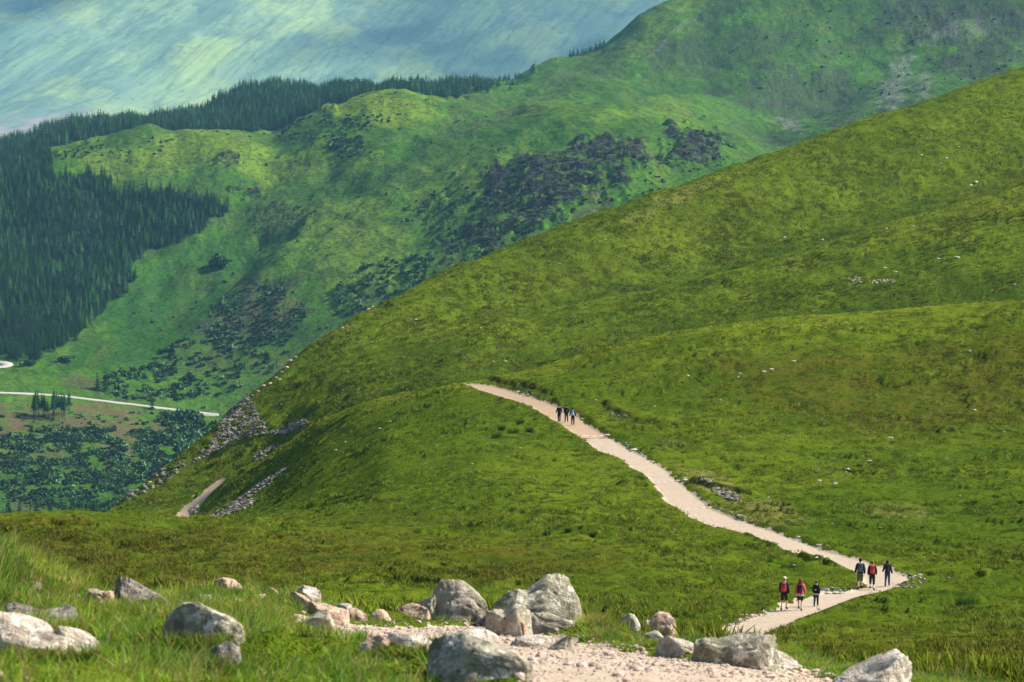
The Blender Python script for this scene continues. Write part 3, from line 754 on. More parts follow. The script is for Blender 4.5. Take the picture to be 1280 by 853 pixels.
protoS = [spruce_arrays(s, 12.5, r_, 7, 9) for s, r_ in ((1, 3.2), (2, 3.7), (3, 2.8), (4, 3.4))]
pa = sample(mid, lambda x, y, d: in_poly(POLY_A, jx(x, y), jy(x, y)) & (d > 1480) & (d < 2215), 4.5, r0=2, r1=8)
pa2 = sample(mid, lambda x, y, d: (x < 50 + 0.25 * (y - 160) + 5 * np.sin(y / 6)) & (x > -240) & (y > 160) & (d > 2050) & (d < 2420), 4.8, r0=4, r1=11)
pb = sample(mid, polyB, 5.2, r0=6, r1=12)
pc = sample(mid, lambda x, y, d: (x > 712) & (x < 757) & (d > 2770) & (d < 2900), 5.0, r0=9, r1=12)
allp = np.concatenate([pa, pa2, pb, pc])
qx, qy = proj(allp[:, 0], allp[:, 1], allp[:, 2])
dist = np.hypot(allp[:, 0], allp[:, 1])
sc_t = rng.uniform(0.45, 1.0, len(allp)) * (0.85 + 0.25 * fbm(allp[:, 0] / 60, allp[:, 1] / 60, 90, 2))
sc_t = np.where(dist > 2280, sc_t * 1.2, sc_t)
sc_t = sc_t * np.interp(qx, [560, 600, 655, 700], [1, .85, .45, .8]) * np.where(dist > 2280, 1 + 0.28 * np.sin(qx / 23) * np.sin(qx / 7.7), 1)
order = np.argsort(np.where((qx > -5) & (qx < 1280), dist, 1e9))
single = np.zeros(len(allp), bool); single[order[:230]] = True
N_ = len(allp)
pickT = rng.integers(0, 4, N_); rotT = rng.uniform(0, 6.28, N_)
fm = ~single
me = merge_instances('forest', protoS, allp[fm], sc_t[fm], rotT[fm], pickT[fm], M_spruce)
tag(obj('forest', me), 'dark blue-green spruce plantation covering the slopes left of the knolls', kind='stuff')
spruce_me = []
for V, Fc, B in protoS:
    m_ = np_mesh('spruce_tree', V, Fc, False); set_attr(m_, 'bark', B); set_attr(m_, 'tint', np.full(len(V), random.uniform(.2, .8))); m_.materials.append(M_spruce); spruce_me.append(m_)
def put_spruce(p, s, label, group, rz=None, k=None, name='spruce_tree'):
    o = obj(name, spruce_me[random.randrange(4) if k is None else k])
    o.location = (p[0], p[1], p[2] - 0.3); o.scale = (s, s, s); o.rotation_euler = (0, 0, random.uniform(0, 6.28) if rz is None else rz)
    return tag(o, label, 'tree', group)
for i in np.nonzero(single)[0]:
    put_spruce(allp[i], float(sc_t[i]), 'dark green spruce in the lowest corner of the big plantation, just above the track bend', 'spruces at the foot of the plantation', float(rotT[i]), int(pickT[i]))
# the small grove by the track, the pines near it and the row along the bottom of the glen
protoG = [spruce_arrays(20 + s, 14, 2.3, 6, 9, 0.42) for s in range(2)]
grove_me = []
for V, Fc, B in protoG:
    m_ = np_mesh('pine_tree', V, Fc, False); set_attr(m_, 'bark', B); set_attr(m_, 'tint', np.full(len(V), random.uniform(.2, .8))); m_.materials.append(M_spruce); grove_me.append(m_)
for k in range(26):
    px = 42 + 46 * random.random(); py = 518 + 9 * random.random() - 0.02 * (px - 40)
    p = mid.at(px, py, 1100, 1500)
    o = obj('pine_tree', grove_me[k % 2]); s = random.uniform(0.85, 1.15); o.location = (p[0], p[1], p[2] - 0.3); o.scale = (s, s, s); o.rotation_euler = (0, 0, random.uniform(0, 6))
    tag(o, 'tall thin pine with a bare trunk in the small grove below the track', 'tree', 'pines in the small grove by the track')
for px, py, s, lab in ((122, 487, 0.95, 'dark pine standing alone above the track, left one of a close pair'), (132, 489, 1.08, 'dark pine standing alone above the track, right and taller one of a close pair'), (190, 512, 0.8, 'single dark conifer beside the track right of the bare trunks')):
    p = mid.at(px, py, 1100, 1600); put_spruce(p, s, lab, None, name='pine_tree')
for k in range(34):
    px = random.choice([random.uniform(-5, 140), random.uniform(62, 140)]); p = mid.at(px, 648 + random.uniform(-7, 8), 1000, 1300)
    put_spruce(p, random.uniform(0.65, 0.95), 'dark conifer in the row at the bottom of the glen behind the moor edge', 'conifers along the glen floor')

# scrub and young trees
protoB = [bush_arrays(s) for s in (1, 2, 3, 4)]
SP, SS, SK = [], [], []
ROAD = ([-60, 0, 50, 90, 140, 190, 235, 280], [490, 491.5, 493, 497, 503, 509, 514.5, 520])
def scrub(test0, spacing, smin, smax, keep=1.0, r0=1, r1=9):
    test = lambda x, y, d: test0(x, y, d) & ((abs(y + 1 - np.interp(x, *ROAD)) > 5) | (x > 290))
    p = sample(mid, test, spacing, r0=r0, r1=r1)
    k = rng.random(len(p)) < keep
    cl = fbm(p[:, 0] / 14, p[:, 1] / 22, 95, 3)
    k &= cl > -0.25
    p = p[k]; SP.append(p); SS.append(rng.uniform(smin, smax, len(p)) * (1 + 0.3 * np.clip(cl[k], 0, 1)))
def ell(cx, cy, rx, ry, ang=0):
    c, s = math.cos(R(ang)), math.sin(R(ang))
    def f(x, y, d):
        dx, dy = x - cx, -(y - cy)
        return ((dx * c + dy * s) / rx) ** 2 + ((-dx * s + dy * c) / ry) ** 2 < 1
    return f
scrub(ell(320, 400, 62, 40, 15), 3.2, 0.9, 2.0, 0.65)
scrub(ell(265, 455, 95, 40, 15), 4.5, 1.0, 2.2, 0.6)
scrub(ell(190, 480, 60, 22, 0), 4.5, 1.1, 2.4, 0.6)
scrub(ell(100, 585, 150, 50, 0), 2.7, 0.8, 1.9, 0.9, 0, 4)
scrub(ell(100, 585, 160, 55, 0), 2.0, 0.35, 0.8, 0.6, 0, 4)
scrub(ell(120, 530, 150, 14, 0), 5.5, 0.6, 1.5, 0.5, 0, 4)
scrub(ell(225, 560, 60, 45, 40), 4.2, 1.6, 3.0, 0.9, 0, 4)
scrub(ell(432, 182, 22, 15, 0), 4, 1.2, 2.6, 0.9)
scrub(ell(405, 160, 60, 16, 5), 6, 0.9, 2.0, 0.6)
scrub(ell(455, 152, 36, 7, 5), 5, 0.9, 2.0, 0.8)
scrub(ell(165, 190, 50, 12, 15), 7, 0.8, 1.8, 0.5)
scrub(ell(100, 188, 30, 9, 15), 5, 0.9, 1.8, 0.7)
scrub(ell(560, 265, 60, 28, 10), 6, 0.9, 2.4, 0.5)
scrub(ell(620, 305, 60, 26, 10), 5, 0.9, 2.6, 0.6)
scrub(ell(480, 358, 70, 30, 20), 5, 0.9, 2.6, 0.7)
scrub(ell(720, 235, 110, 45, 5), 7, 0.8, 2.0, 0.5)
scrub(ell(870, 190, 45, 25, 5), 7, 0.8, 2.0, 0.5)
scrub(ell(350, 275, 34, 20, 5), 6, 0.8, 1.6, 0.6)
scrub(ell(1100, 60, 200, 60, 5), 16, 0.8, 2.0, 0.4, 4, 11)
scrub(ell(380, 260, 260, 160, 20), 24, 0.7, 1.6, 0.6)
SPa = np.concatenate(SP); SSa = np.concatenate(SS) * 0.82
SPa[:, 2] -= 0.2
me = merge_instances('scrub', protoB, SPa, SSa, rng.uniform(0, 6.28, len(SPa)), rng.integers(0, 4, len(SPa)), M_shrub)
tag(obj('scrub', me), 'low dark bushes and young trees dotting the slopes of the glen', kind='stuff')
# single round tree on the open slope, with parts
def broad_tree(px, py, h, r, label, dm=(1400, 2200), name='round_tree'):
    p = mid.at(px, py, *dm)
    e = bpy.data.objects.new(name, None); COL.objects.link(e); e.location = p; tag(e, label, 'tree')
    V, Fc, B = bush_arrays(int(px), 520, (1.0, 1.0, 0.95), 0.26)
    V = V * np.array([r, r, h / 1.9]) ; V[:, 2] += h * 0.06
    m_ = np_mesh('crown', V, Fc, False); set_attr(m_, 'bark', np.zeros(len(V))); set_attr(m_, 'tint', np.repeat(rng.random(len(V) // 4), 4)); obj('crown', m_, M_broad if name == 'birch_tree' else M_shrub, e)
    n = 8; VV = [(0.25 * k_ * math.cos(6.283 * q / n), 0.25 * k_ * math.sin(6.283 * q / n), z) for z, k_ in ((-.5, 1.2), (h * .3, .8), (h * .7, .3)) for q in range(n)]
    FF = [(l * n + q, l * n + (q + 1) % n, (l + 1) * n + (q + 1) % n, (l + 1) * n + q) for l in range(2) for q in range(n)]
    m_ = np_mesh('trunk', np.array(VV), np.array(FF)); set_attr(m_, 'bark', np.ones(len(VV))); obj('trunk', m_, M_broad, e)
broad_tree(270, 335, 11, 6.5, 'dark round-crowned tree standing alone on the open green slope')
broad_tree(37, 456, 4, 3.0, 'small round bush on the grass just below the big plantation corner', (1400, 1600), 'round_bush')
broad_tree(236, 528, 9, 5.0, 'leafy dark tree just below the right end of the track', (1100, 1500))
broad_tree(82, 452, 4.5, 3.4, 'pair-sized round bush on the grass right of the plantation corner', (1400, 1600), 'round_bush')

# track through the glen
t = NT('pale track', 0.95, 0.1); t.color(t.mix(t.noise(0.3, 4), (0.30, 0.28, 0.24), (0.42, 0.39, 0.34))); M_track = t.m
def track(pts, wpx, label, dm):
    P = np.array([mid.at(x, y, *dm) for x, y in pts])
    tt = np.linspace(0, len(P) - 1, len(P) * 8); k = np.arange(len(P))
    P = np.stack([np.interp(tt, k, P[:, c]) for c in range(3)], 1)
    g = np.ones(9) / 9
    for c in range(3): P[:, c] = np.convolve(np.pad(P[:, c], 4, mode='reflect', reflect_type='odd'), g, 'valid')
    T = np.gradient(P[:, :2], axis=0); T /= np.linalg.norm(T, axis=1)[:, None]
    Nn = np.stack([-T[:, 1], T[:, 0]], 1) * (wpx if np.isscalar(wpx) else np.interp(tt, k, wpx)[:, None]) / 2
    # a shallow bank: crowned tread with shoulders running down into the slope
    rows = []
    for s, dzz in ((-1.7, -1.6), (-1.0, 0.5), (0, 0.62), (1.0, 0.5), (1.7, -1.6)):
        rows.append(np.concatenate([P[:, :2] + Nn * s, P[:, 2:3] + dzz], 1))
    A = np.stack(rows, 1); nr, nc = A.shape[:2]
    a = np.arange(nr - 1)[:, None] * nc + np.arange(nc - 1)[None, :]
    me = np_mesh('track', A.reshape(-1, 3), np.stack([a, a + 1, a + nc + 1, a + nc], -1).reshape(-1, 4))
    tag(obj('track', me, M_track), label, kind='structure')
track([(-60, 490), (0, 491.5), (50, 493), (90, 497), (140, 503), (190, 509), (235, 514.5), (274, 519)], 3.0, 'pale forest track crossing the glen below the plantation', (1250, 1560))
track([(-60, 470), (-20, 462), (4, 459), (12, 456.5), (6, 453.5), (-20, 452)], 5.5, 'pale bend of the forest track at the foot of the plantation', (1400, 1620))

# ================================================================== ROCKS
def M_rock(name, base, light, dark, lichen=(0.34, 0.36, 0.30), la=0.5, moss=0.3):
    t = NT(name, 0.92, 0.2)
    oi = t.n('ShaderNodeObjectInfo')
    mp = t.n('ShaderNodeVectorMath', operation='ADD'); t.l(t.tc, mp.inputs[0]); 
    cmb = t.n('ShaderNodeCombineXYZ'); sc_ = t.math('MULTIPLY', oi.outputs['Random'], 30.0)
    for q in range(3): t.l(sc_, cmb.inputs[q])
    t.l(cmb.outputs[0], mp.inputs[1]); v = mp.outputs[0]
    a = t.noise(4, 5, 0.65, vec=v); b = t.noise(13, 5, 0.75, vec=v); c = t.noise(60, 3, 0.7, vec=v); e = t.noise(2.2, 4, 0.6, vec=v)
    col = t.mix(t.ramp(a, [(0.38, 0.0), (0.62, 1.0)]), dark, base)
    col = t.mix(t.ramp(b, [(0.48, 0.0), (0.62, 0.9)]), col, light)
    col = t.mix(t.ramp(t.noise(9, 4, 0.7, vec=v, dist=.4), [(0.56, 0.0), (0.60, la)]), col, lichen)
    col = t.mix(t.ramp(t.noise(7, 5, 0.8, vec=v, dist=.8), [(0.36, 1.0), (0.42, 0.0)]), col, tuple(x * 0.28 for x in base))
    col = t.mix(t.math('MULTIPLY', t.ramp(e, [(0.50, 0.0), (0.64, 1.0)]), moss), col, (0.16, 0.18, 0.07))
    col = t.mix(t.math('MULTIPLY', t.ramp(c, [(0.52, 0.0), (0.6, 1.0)]), 0.35), col, tuple(x * 0.4 for x in base))
    col = t.mix(1.0, col, (1.06, 0.98, 0.86), 'MULTIPLY')
    t.color(col); t.bump(t.math('ADD', t.math('ADD', b, t.math('MULTIPLY', a, 0.8)), t.math('MULTIPLY', c, 0.45)), 1.0, 0.035)
    return t.m
RM = {
    'grey': M_rock('grey lichened rock', (0.37, 0.34, 0.29), (0.52, 0.49, 0.43), (0.21, 0.19, 0.165), (0.56, 0.54, 0.50), 0.6, 0.35),
    'moss': M_rock('mottled lichen rock', (0.29, 0.285, 0.225), (0.44, 0.43, 0.36), (0.15, 0.145, 0.11), (0.62, 0.59, 0.54), 0.95, 0.4),
    'pink': M_rock('pinkish granite', (0.46, 0.34, 0.26), (0.58, 0.49, 0.41), (0.30, 0.21, 0.16), (0.58, 0.53, 0.48), 0.5, 0.12),
    'pale': M_rock('pale weathered rock', (0.48, 0.44, 0.38), (0.66, 0.63, 0.58), (0.24, 0.20, 0.17), (0.74, 0.72, 0.68), 0.7, 0.15),
    'dark': M_rock('dark rock', (0.17, 0.155, 0.14), (0.33, 0.32, 0.29), (0.07, 0.065, 0.06), (0.45, 0.44, 0.40), 0.5, 0.3),
}
import bmesh
_ico = {}
def ico(level):
    if level not in _ico:
        bm = bmesh.new(); bmesh.ops.create_icosphere(bm, subdivisions=level, radius=1)
        _ico[level] = (np.array([v.co[:] for v in bm.verts]), np.array([[v.index for v in f.verts] for f in bm.faces])); bm.free()
    return _ico[level]
def rock_arrays(seed, level=4, prof=None, planes=9, lump=0.10, fine=0.034):
    V, Fc = ico(level); P = V.copy(); g = np.random.default_rng(seed)
    P = np.sign(P) * np.abs(P) ** (0.72 if prof is None else 0.60)
    for _ in range(planes):
        n = g.normal(size=3); n[2] = abs(n[2]) * 0.8; n /= np.linalg.norm(n); o = g.uniform(0.62, 0.95)
        P -= n * np.maximum(0, P @ n - o)[:, None] * 0.80
    s = seed * 3.7
    nz = lambda f, sd: (gnoise(P[:, 0] * f + s, P[:, 1] * f + P[:, 2] * f * .6, sd) + gnoise(P[:, 1] * f - s, P[:, 2] * f + P[:, 0] * f * .5, sd + 1)) * 0.5
    P = P + V * (lump * nz(1.6, seed) + lump * 0.5 * nz(3.7, seed + 5) + fine * nz(9, seed + 9) + fine * 0.6 * nz(21, seed + 11))[:, None]
    # long cracks
    ck = np.abs(nz(2.3, seed + 21)); P -= V * (0.05 * sstep(0.05, 0.0, ck))[:, None]
    mn, mx = P.min(0), P.max(0); P = (P - (mn + mx) / 2) / ((mx - mn) / 2)
    if prof is not None:
        xs = np.linspace(-1, 1, len(prof)); pr = np.interp(P[:, 0], xs, prof)
        kz = np.convolve(pr, [1], 'same')
        bn = np.clip(((P[:, 0] + 1) * 20).astype(int), 0, 39); env = np.full(40, 0.05)
        np.maximum.at(env, bn, P[:, 2]); env = np.maximum(env, 0.25)
        env = np.convolve(np.pad(env, 2, mode='edge'), np.ones(5) / 5, 'valid')
        ez = np.interp(P[:, 0], (np.arange(40) + .5) / 20 - 1, env)
        P[:, 2] = np.where(P[:, 2] > 0, P[:, 2] * kz / ez, P[:, 2])
    return P, Fc
def boulder(x0, x1, yt, yb, kind, label, seed, prof=None, depth=0.75, group=None, cat='boulder', name='boulder', dm=(7, 26), level=5, tilt=0.0, sink=0.35, yaw=0.0, lump=0.10):
    cx = (x0 + x1) / 2
    p = near.at(cx, yb - 2, *dm); d = math.hypot(p[0], p[1])
    w = (x1 - x0) * d / F; h = (yb - yt) * d / F
    # the rock's top stands at the traced height, its foot is sunk in the ground
    base_y = proj(*p)[1]
    h = max((base_y - yt) * d / F, h * 0.7)
    P, Fc = rock_arrays(seed, level, prof, lump=lump)
    P = P * np.array([w / 2 * 1.04, w / 2 * depth, 1.0])
    P[:, 2] = np.where(P[:, 2] > 0, P[:, 2] * h, P[:, 2] * h * sink - 0.0)
    me = np_mesh(name, P, Fc)
    o = obj(name, me, RM[kind]); o.location = (p[0], p[1] + w * depth * 0.25, p[2] - 0.01); o.rotation_euler = (0, tilt, yaw)
    return tag(o, label, cat, group)
FR = []
def fb(*a, **k):
    FR.append((a[0], a[1], a[3])); return boulder(*a, **k)
fb(-40, 84, 768, 818, 'pale', 'pale streaked rock at the bottom left corner, cut by the frame', 1, [.9, 1, .85, .6, .35], 0.7, dm=(9, 17), lump=.12)
fb(58, 127, 780, 822, 'pale', 'pale humped rock with a brown patch beside the corner rock', 2, [.6, 1, .8, .6, .3], 0.8, dm=(9, 17))
fb(6, 101, 752, 786, 'dark', 'long low rock with a dark hollow face, left in the grass', 3, [.9, .8, .55, .6, .75, .5], 0.6)
fb(101, 140, 737, 757, 'pink', 'flat-topped pinkish slab left of the dark pointed boulder', 4, [.95, 1, 1, .95], 0.8)
fb(106, 131, 752, 762, 'pink', 'small pink slab lying below the flat-topped slab', 5, None, 0.8, level=4)
fb(136, 206, 721, 760, 'dark', 'dark pointed boulder sloping down to the right, in tall grass', 6, [.55, 1, .85, .65, .45, .2], 0.7)
fb(239, 264, 742, 758, 'dark', 'small grey stone just above the arched brown rock', 7, None, 0.8, level=4)
fb(192, 304, 750, 800, 'moss', 'long arched grey-brown rock in the grass', 8, [.3, .6, .95, 1, .8, .65, .3], 0.5)
fb(256, 300, 803, 834, 'dark', 'small brown rock low in the grass below the arched rock', 9, [.6, .8, 1, 1, .7], 0.8)
fb(266, 303, 722, 742, 'pink', 'pale jagged rock on the grassy crest', 10, [.7, 1, .8, .4], 0.8)
fb(286, 314, 744, 762, 'dark', 'low sloping rock right of the arched rock', 11, [1, .8, .5, .2], 0.7, level=4)
fb(320, 334, 742, 751, 'pale', 'tiny pale stone in the crest grass between the jagged rock and the path', 12, None, 0.8, level=4)
fb(331, 352, 734, 748, 'pink', 'small pink rounded stone on the crest', 13, None, 0.8, level=4)
fb(368, 402, 731, 756, 'pale', 'pale cracked rock at the upper left end of the gravel', 14, [.6, 1, .8, .6], 0.8)
fb(362, 405, 738, 766, 'pink', 'long pink slab leaning down under the cracked rock', 15, [1, .8, .5, .4], 0.7)
fb(384, 436, 750, 778, 'pink', 'broad pink slab at the left edge of the gravel', 16, [1, .9, .7, .55, .4], 0.7)
fb(372, 421, 764, 790, 'grey', 'grey rock with a white top in grass at the path edge', 17, [.3, .6, .9, 1, .5], 0.8)
fb(421, 442, 754, 770, 'grey', 'small grey cobble above the left end of the gravel', 18, None, 0.9, level=4)
fb(429, 459, 760, 777, 'pink', 'rounded pink cobble left of the flat pink slab', 19, None, 0.8, level=4)
fb(462, 489, 761, 775, 'pink', 'smaller pink cobble, next right of the rounded one', 20, None, 0.8, level=4)
fb(493, 538, 754, 773, 'pink', 'low pink rock left of the big dome-shaped boulder', 21, [.4, .8, 1, .9, .7], 0.8)
fb(506, 546, 741, 770, 'moss', 'greenish slab leaning against the dome-shaped boulder', 22, [.2, .5, .8, 1], 0.5)
fb(538, 613, 726, 777, 'grey', 'big dome-shaped grey boulder with a steep left side', 23, [.55, .97, 1, .95, .82, .6, .3], 0.8, lump=.06)
fb(611, 728, 718, 779, 'moss', 'largest boulder, twin-humped and mottled with white lichen', 24, [.3, .5, .66, .74, .66, .80, .97, 1, .97, .75, .35], 0.6, lump=.07)
fb(606, 668, 752, 799, 'grey', 'smooth grey rock in front of the twin-humped boulder, on its left', 25, [.75, .85, .7, 1, .9, .5], 0.8)
fb(650, 724, 765, 792, 'grey', 'low pale grey slab in front of the twin-humped boulder, on its right', 26, [.7, 1, .9, .75, .6], 0.6)
fb(637, 661, 773, 800, 'pink', 'small brown wedge between the two grey rocks', 27, [.5, 1, .7], 0.7, level=4)
fb(564, 624, 787, 806, 'pale', 'pale flat slab on the gravel behind the foreground rock', 28, [.5, .8, 1, .9, .4], 0.9)
fb(636, 694, 793, 813, 'pale', 'flat cracked slab in the gravel below the grey rocks', 29, [.5, .9, 1, .8], 0.8)
fb(532, 668, 796, 852, 'moss', 'large blurred foreground rock, grey-green left and white right', 30, [.75, .95, 1, .85, .75, .7, .4], 0.7, dm=(8, 17))
fb(446, 489, 792, 817, 'pink', 'rounded stone half buried at the left path edge', 31, [.4, .8, 1, .8], 0.8)
fb(480, 537, 792, 811, 'pale', 'long flat pinkish slab set across the gravel', 32, [.8, 1, 1, .8], 0.8)
fb(527, 550, 799, 818, 'grey', 'small grey stone touching the foreground rock on its left', 33, None, 0.8, level=4)
fb(684, 718, 790, 817, 'grey', 'thin tilted stone leaning on the turf mound', 34, [.15, .5, .8, 1], 0.5)
fb(768, 802, 766, 781, 'pale', 'low pale rock on the turf mound', 35, None, 0.8, level=4)
fb(801, 846, 766, 791, 'pink', 'brown broken rock at the right end of the turf mound', 36, [.6, .7, 1, .95, .7], 0.8)
fb(803, 832, 788, 803, 'grey', 'small grey slab below the brown broken rock', 37, None, 0.7, level=4)
fb(820, 874, 793, 820, 'grey', 'smooth grey rock left of the long mossy boulder', 38, [.5, 1, .8, .6, .4], 0.8)
fb(860, 982, 791, 837, 'moss', 'long mossy boulder at the right edge of the gravel', 39, [.6, .85, .8, .9, .95, 1, .75], 0.5)
fb(892, 1003, 808, 832, 'pale', 'long low pale slab in front of the mossy boulder', 40, [.4, .9, 1, .8, .5, .2], 0.4)
fb(1040, 1144, 814, 866, 'pale', 'pale pointed boulder by itself at the lower right', 41, [.15, .4, .6, .8, 1, .7], 0.6)
fb(18, 50, 727, 737, 'dark', 'small stone in the bank above the turf hole', 42, None, 0.8, level=4)
fb(89, 101, 741, 752, 'pink', 'little pink stone inside the turf hole', 43, None, 0.9, level=4)
fb(70, 92, 753, 760, 'pink', 'pebble pile stone at the mouth of the turf hole', 44, None, 0.9, level=3)
fb(-15, 12, 836, 858, 'pink', 'blurred brown stone in the very corner of the frame', 45, None, 0.9, dm=(7, 14), level=4)

# stones of the moor
PROTOR = []
for s in range(8):
    P, Fc = rock_arrays(200 + s, 3, None, 7, 0.12, 0.02)
    P = P * np.array([1, random.uniform(0.6, 0.9), random.uniform(0.45, 0.75)]); PROTOR.append((P, Fc, np.zeros(len(P))))
stone_me = {}
def stone(px, py, wpx, kind, label, group, dm, name='loose_stone', cat='stone', flat=1.0):
    p = near.at(px, py, *dm); d = math.hypot(p[0], p[1]); k = random.randrange(8)
    if (k, kind) not in stone_me:
        m_ = np_mesh(name, PROTOR[k][0], PROTOR[k][1]); m_.materials.append(RM[kind]); stone_me[(k, kind)] = m_
    o = obj(name, stone_me[(k, kind)]); s = wpx * d / F / 2 * (0.85 if name == 'loose_stone' else 1)
    o.location = (p[0], p[1], p[2] + 0.12 * s * flat); o.scale = (s, s, s * flat); o.rotation_euler = (0, 0, random.uniform(-0.5, 0.5))
    return tag(o, label, cat, group)
# measured stones: beside the path
for px, py, w, lab in ((792, 563, 13, 'grey flat stone on the upper edge of the path, below the three dark hikers'), (728, 524, 7, 'pale stone at the path edge just right of the three dark hikers'),
                       (806, 571, 8, 'small stone at the path edge right of the grey flat stone'), (816, 578, 9, 'pale flat stone at the right path edge below the first bend'),
                       (855, 598, 7, 'pale stone beside the path at the middle of the long stretch'), (846, 596, 5, 'tiny pale stone touching the path at its middle'),
                       (648, 490, 7, 'flat stone on the upper side of the path near the crest'), (660, 494, 9, 'pale slab on the upper side of the path near the crest'),
                       (925, 645, 12, 'flat pale stone at the upper path edge above the hairpin stretch'), (998, 672, 10, 'flat stone at the upper path edge halfway to the hairpin'),
                       (1025, 682, 12, 'pale flat stone at the upper path edge shortly before the hairpin'), (1150, 719, 9, 'pale stone just beyond the tip of the hairpin'),
                       (1186, 722, 5, 'white speck of stone in the grass right of the hairpin'), (993, 707, 7, 'pale stone in the grass bank above the lower hikers')):
    stone(px, py, w, random.choice(['grey', 'pale']), lab, None, (100, 300), flat=0.6)
# step slabs set across the path
for (xa, ya, xb, yb, lab) in ((727, 546, 766, 544, 'row of stone slabs across the path below the three dark hikers'), (817, 604, 862, 600, 'row of stone slabs across the path at its middle'),
                              (853, 637, 893, 634, 'row of stone slabs across the path below its middle'), (1018, 697, 1052, 695, 'row of stone slabs across the path above the hairpin'),
                              (925, 769, 1003, 770, 'row of pale kerb slabs across the path below the lower hikers'), (1022, 741, 1094, 741, 'row of stone slabs along the inner side of the hairpin')):
    n = max(4, int((xb - xa) / 9))
    for k in range(n):
        f = (k + 0.5) / n
        stone(xa + (xb - xa) * f, ya + (yb - ya) * f + random.uniform(-.6, .6), (xb - xa) / n * 1.15, 'pale', lab.replace('row of stone slabs', 'one stone slab of the row').replace('row of pale kerb slabs', 'one pale kerb slab of the row'), lab, (95, 300), 'stepping_stone', 'stepping stone', flat=0.30)
# loose pale stones scattered on the slopes
def stone_label(px, py, w):
    size = 'tiny' if w <= 4 else ('small' if w <= 6 else 'larger')
    if py < 345 and px > 830: where = 'high on the right-hand slope above the stone heap'
    elif px > 830 and py < 480: where = 'on the pale grass shoulder above the path'
    elif px > 830: where = 'on the moor right of the path'
    elif py < 470: where = 'on the steep slope above the path crest'
    else: where = 'on the green lobe left of the path'
    return size + ' pale stone lying loose ' + where
loose = [(1220, 228, 9), (1226, 214, 6), (1214, 232, 7), (1202, 243, 5), (1176, 205, 5), (1183, 198, 6), (1152, 194, 5), (1198, 184, 5), (1141, 283, 9), (1108, 286, 5), (1210, 293, 6), (1205, 302, 5), (1173, 324, 8), (1196, 322, 9), (1106, 335, 6), (1119, 340, 7), (1223, 333, 6), (1269, 356, 6),
         (1027, 300, 7), (981, 297, 6), (978, 334, 5), (867, 321, 4), (988, 338, 5), (1089, 369, 4), (1103, 393, 4), (955, 465, 9), (964, 462, 8), (992, 452, 8), (925, 467, 5), (923, 472, 6), (1085, 430, 5), (1212, 439, 6), (1039, 404, 4), (1113, 548, 9), (1087, 577, 10), (1060, 587, 8), (1044, 605, 9), (1024, 601, 7), (1022, 587, 6),
         (1184, 573, 4), (960, 622, 5), (925, 546, 4), (1218, 513, 7), (1030, 530, 4), (455, 430, 5), (520, 400, 6), (505, 447, 4), (435, 465, 6), (465, 428, 5), (600, 410, 5), (580, 448, 7), (632, 452, 6), (617, 452, 4), (430, 488, 5), (358, 520, 6), (352, 506, 5), (475, 536, 6), (488, 527, 5), (432, 553, 6), (420, 563, 7), (340, 580, 5),
         (500, 384, 4), (552, 358, 4), (663, 350, 4), (700, 330, 5), (757, 300, 4), (835, 333, 4), (910, 253, 5), (945, 240, 4), (1016, 222, 4), (1075, 240, 5), (986, 262, 4), (860, 470, 5), (900, 500, 4), (818, 508, 5), (925, 467, 4), (650, 560, 4), (590, 580, 5), (700, 620, 4), (560, 610, 4), (800, 480, 4), (745, 500, 5), (1240, 480, 5), (1255, 540, 4), (1200, 620, 4), (1100, 660, 5), (1040, 655, 5), (1260, 690, 4)]
for px, py, w in loose:
    dm = (100, 300) if py > 480 else (240, 760)
    if px < 560 and py > 480: dm = (175, 440)
    stone(px, py, w, random.choice(['pale', 'grey', 'grey', 'dark']), stone_label(px, py, w), 'loose stones scattered over the moor', dm, flat=0.7)
# two cairn-like heaps high on the slope
for k in range(34):
    a, b = random.gauss(0, 1), abs(random.gauss(0, 1)); stone(1068 + 7 * a, 354 - 3.4 * b + random.uniform(-2, 2), random.uniform(3, 5.5), random.choice(['dark', 'pink', 'grey']), 'pinkish grey stone of the heap on the upper slope', 'stones of the heap on the upper slope', (280, 640))
for k in range(22):
    stone(1091 + 29 * k / 22 + random.uniform(-1, 1), 352 + random.uniform(-2.2, 2.2), random.uniform(3, 5), random.choice(['pink', 'grey', 'pale']), 'pinkish grey stone of the low line right of the heap on the upper slope', 'stones of the low line on the upper slope', (280, 640))
# boulders on the skyline of the near slope
for px, py, w in ((428, 411, 8), (434, 409, 7), (440, 407, 6), (461, 386, 6), (466, 384, 5), (370, 447, 7), (363, 452, 9), (358, 460, 8), (352, 466, 8), (345, 473, 7), (338, 480, 7), (350, 475, 6), (330, 483, 8), (322, 490, 8)):
    stone(px, py, w, random.choice(['dark', 'grey', 'pink']), 'grey rock perched on the skyline of the near slope above the scree', 'rocks on the skyline above the scree', (360, 520))

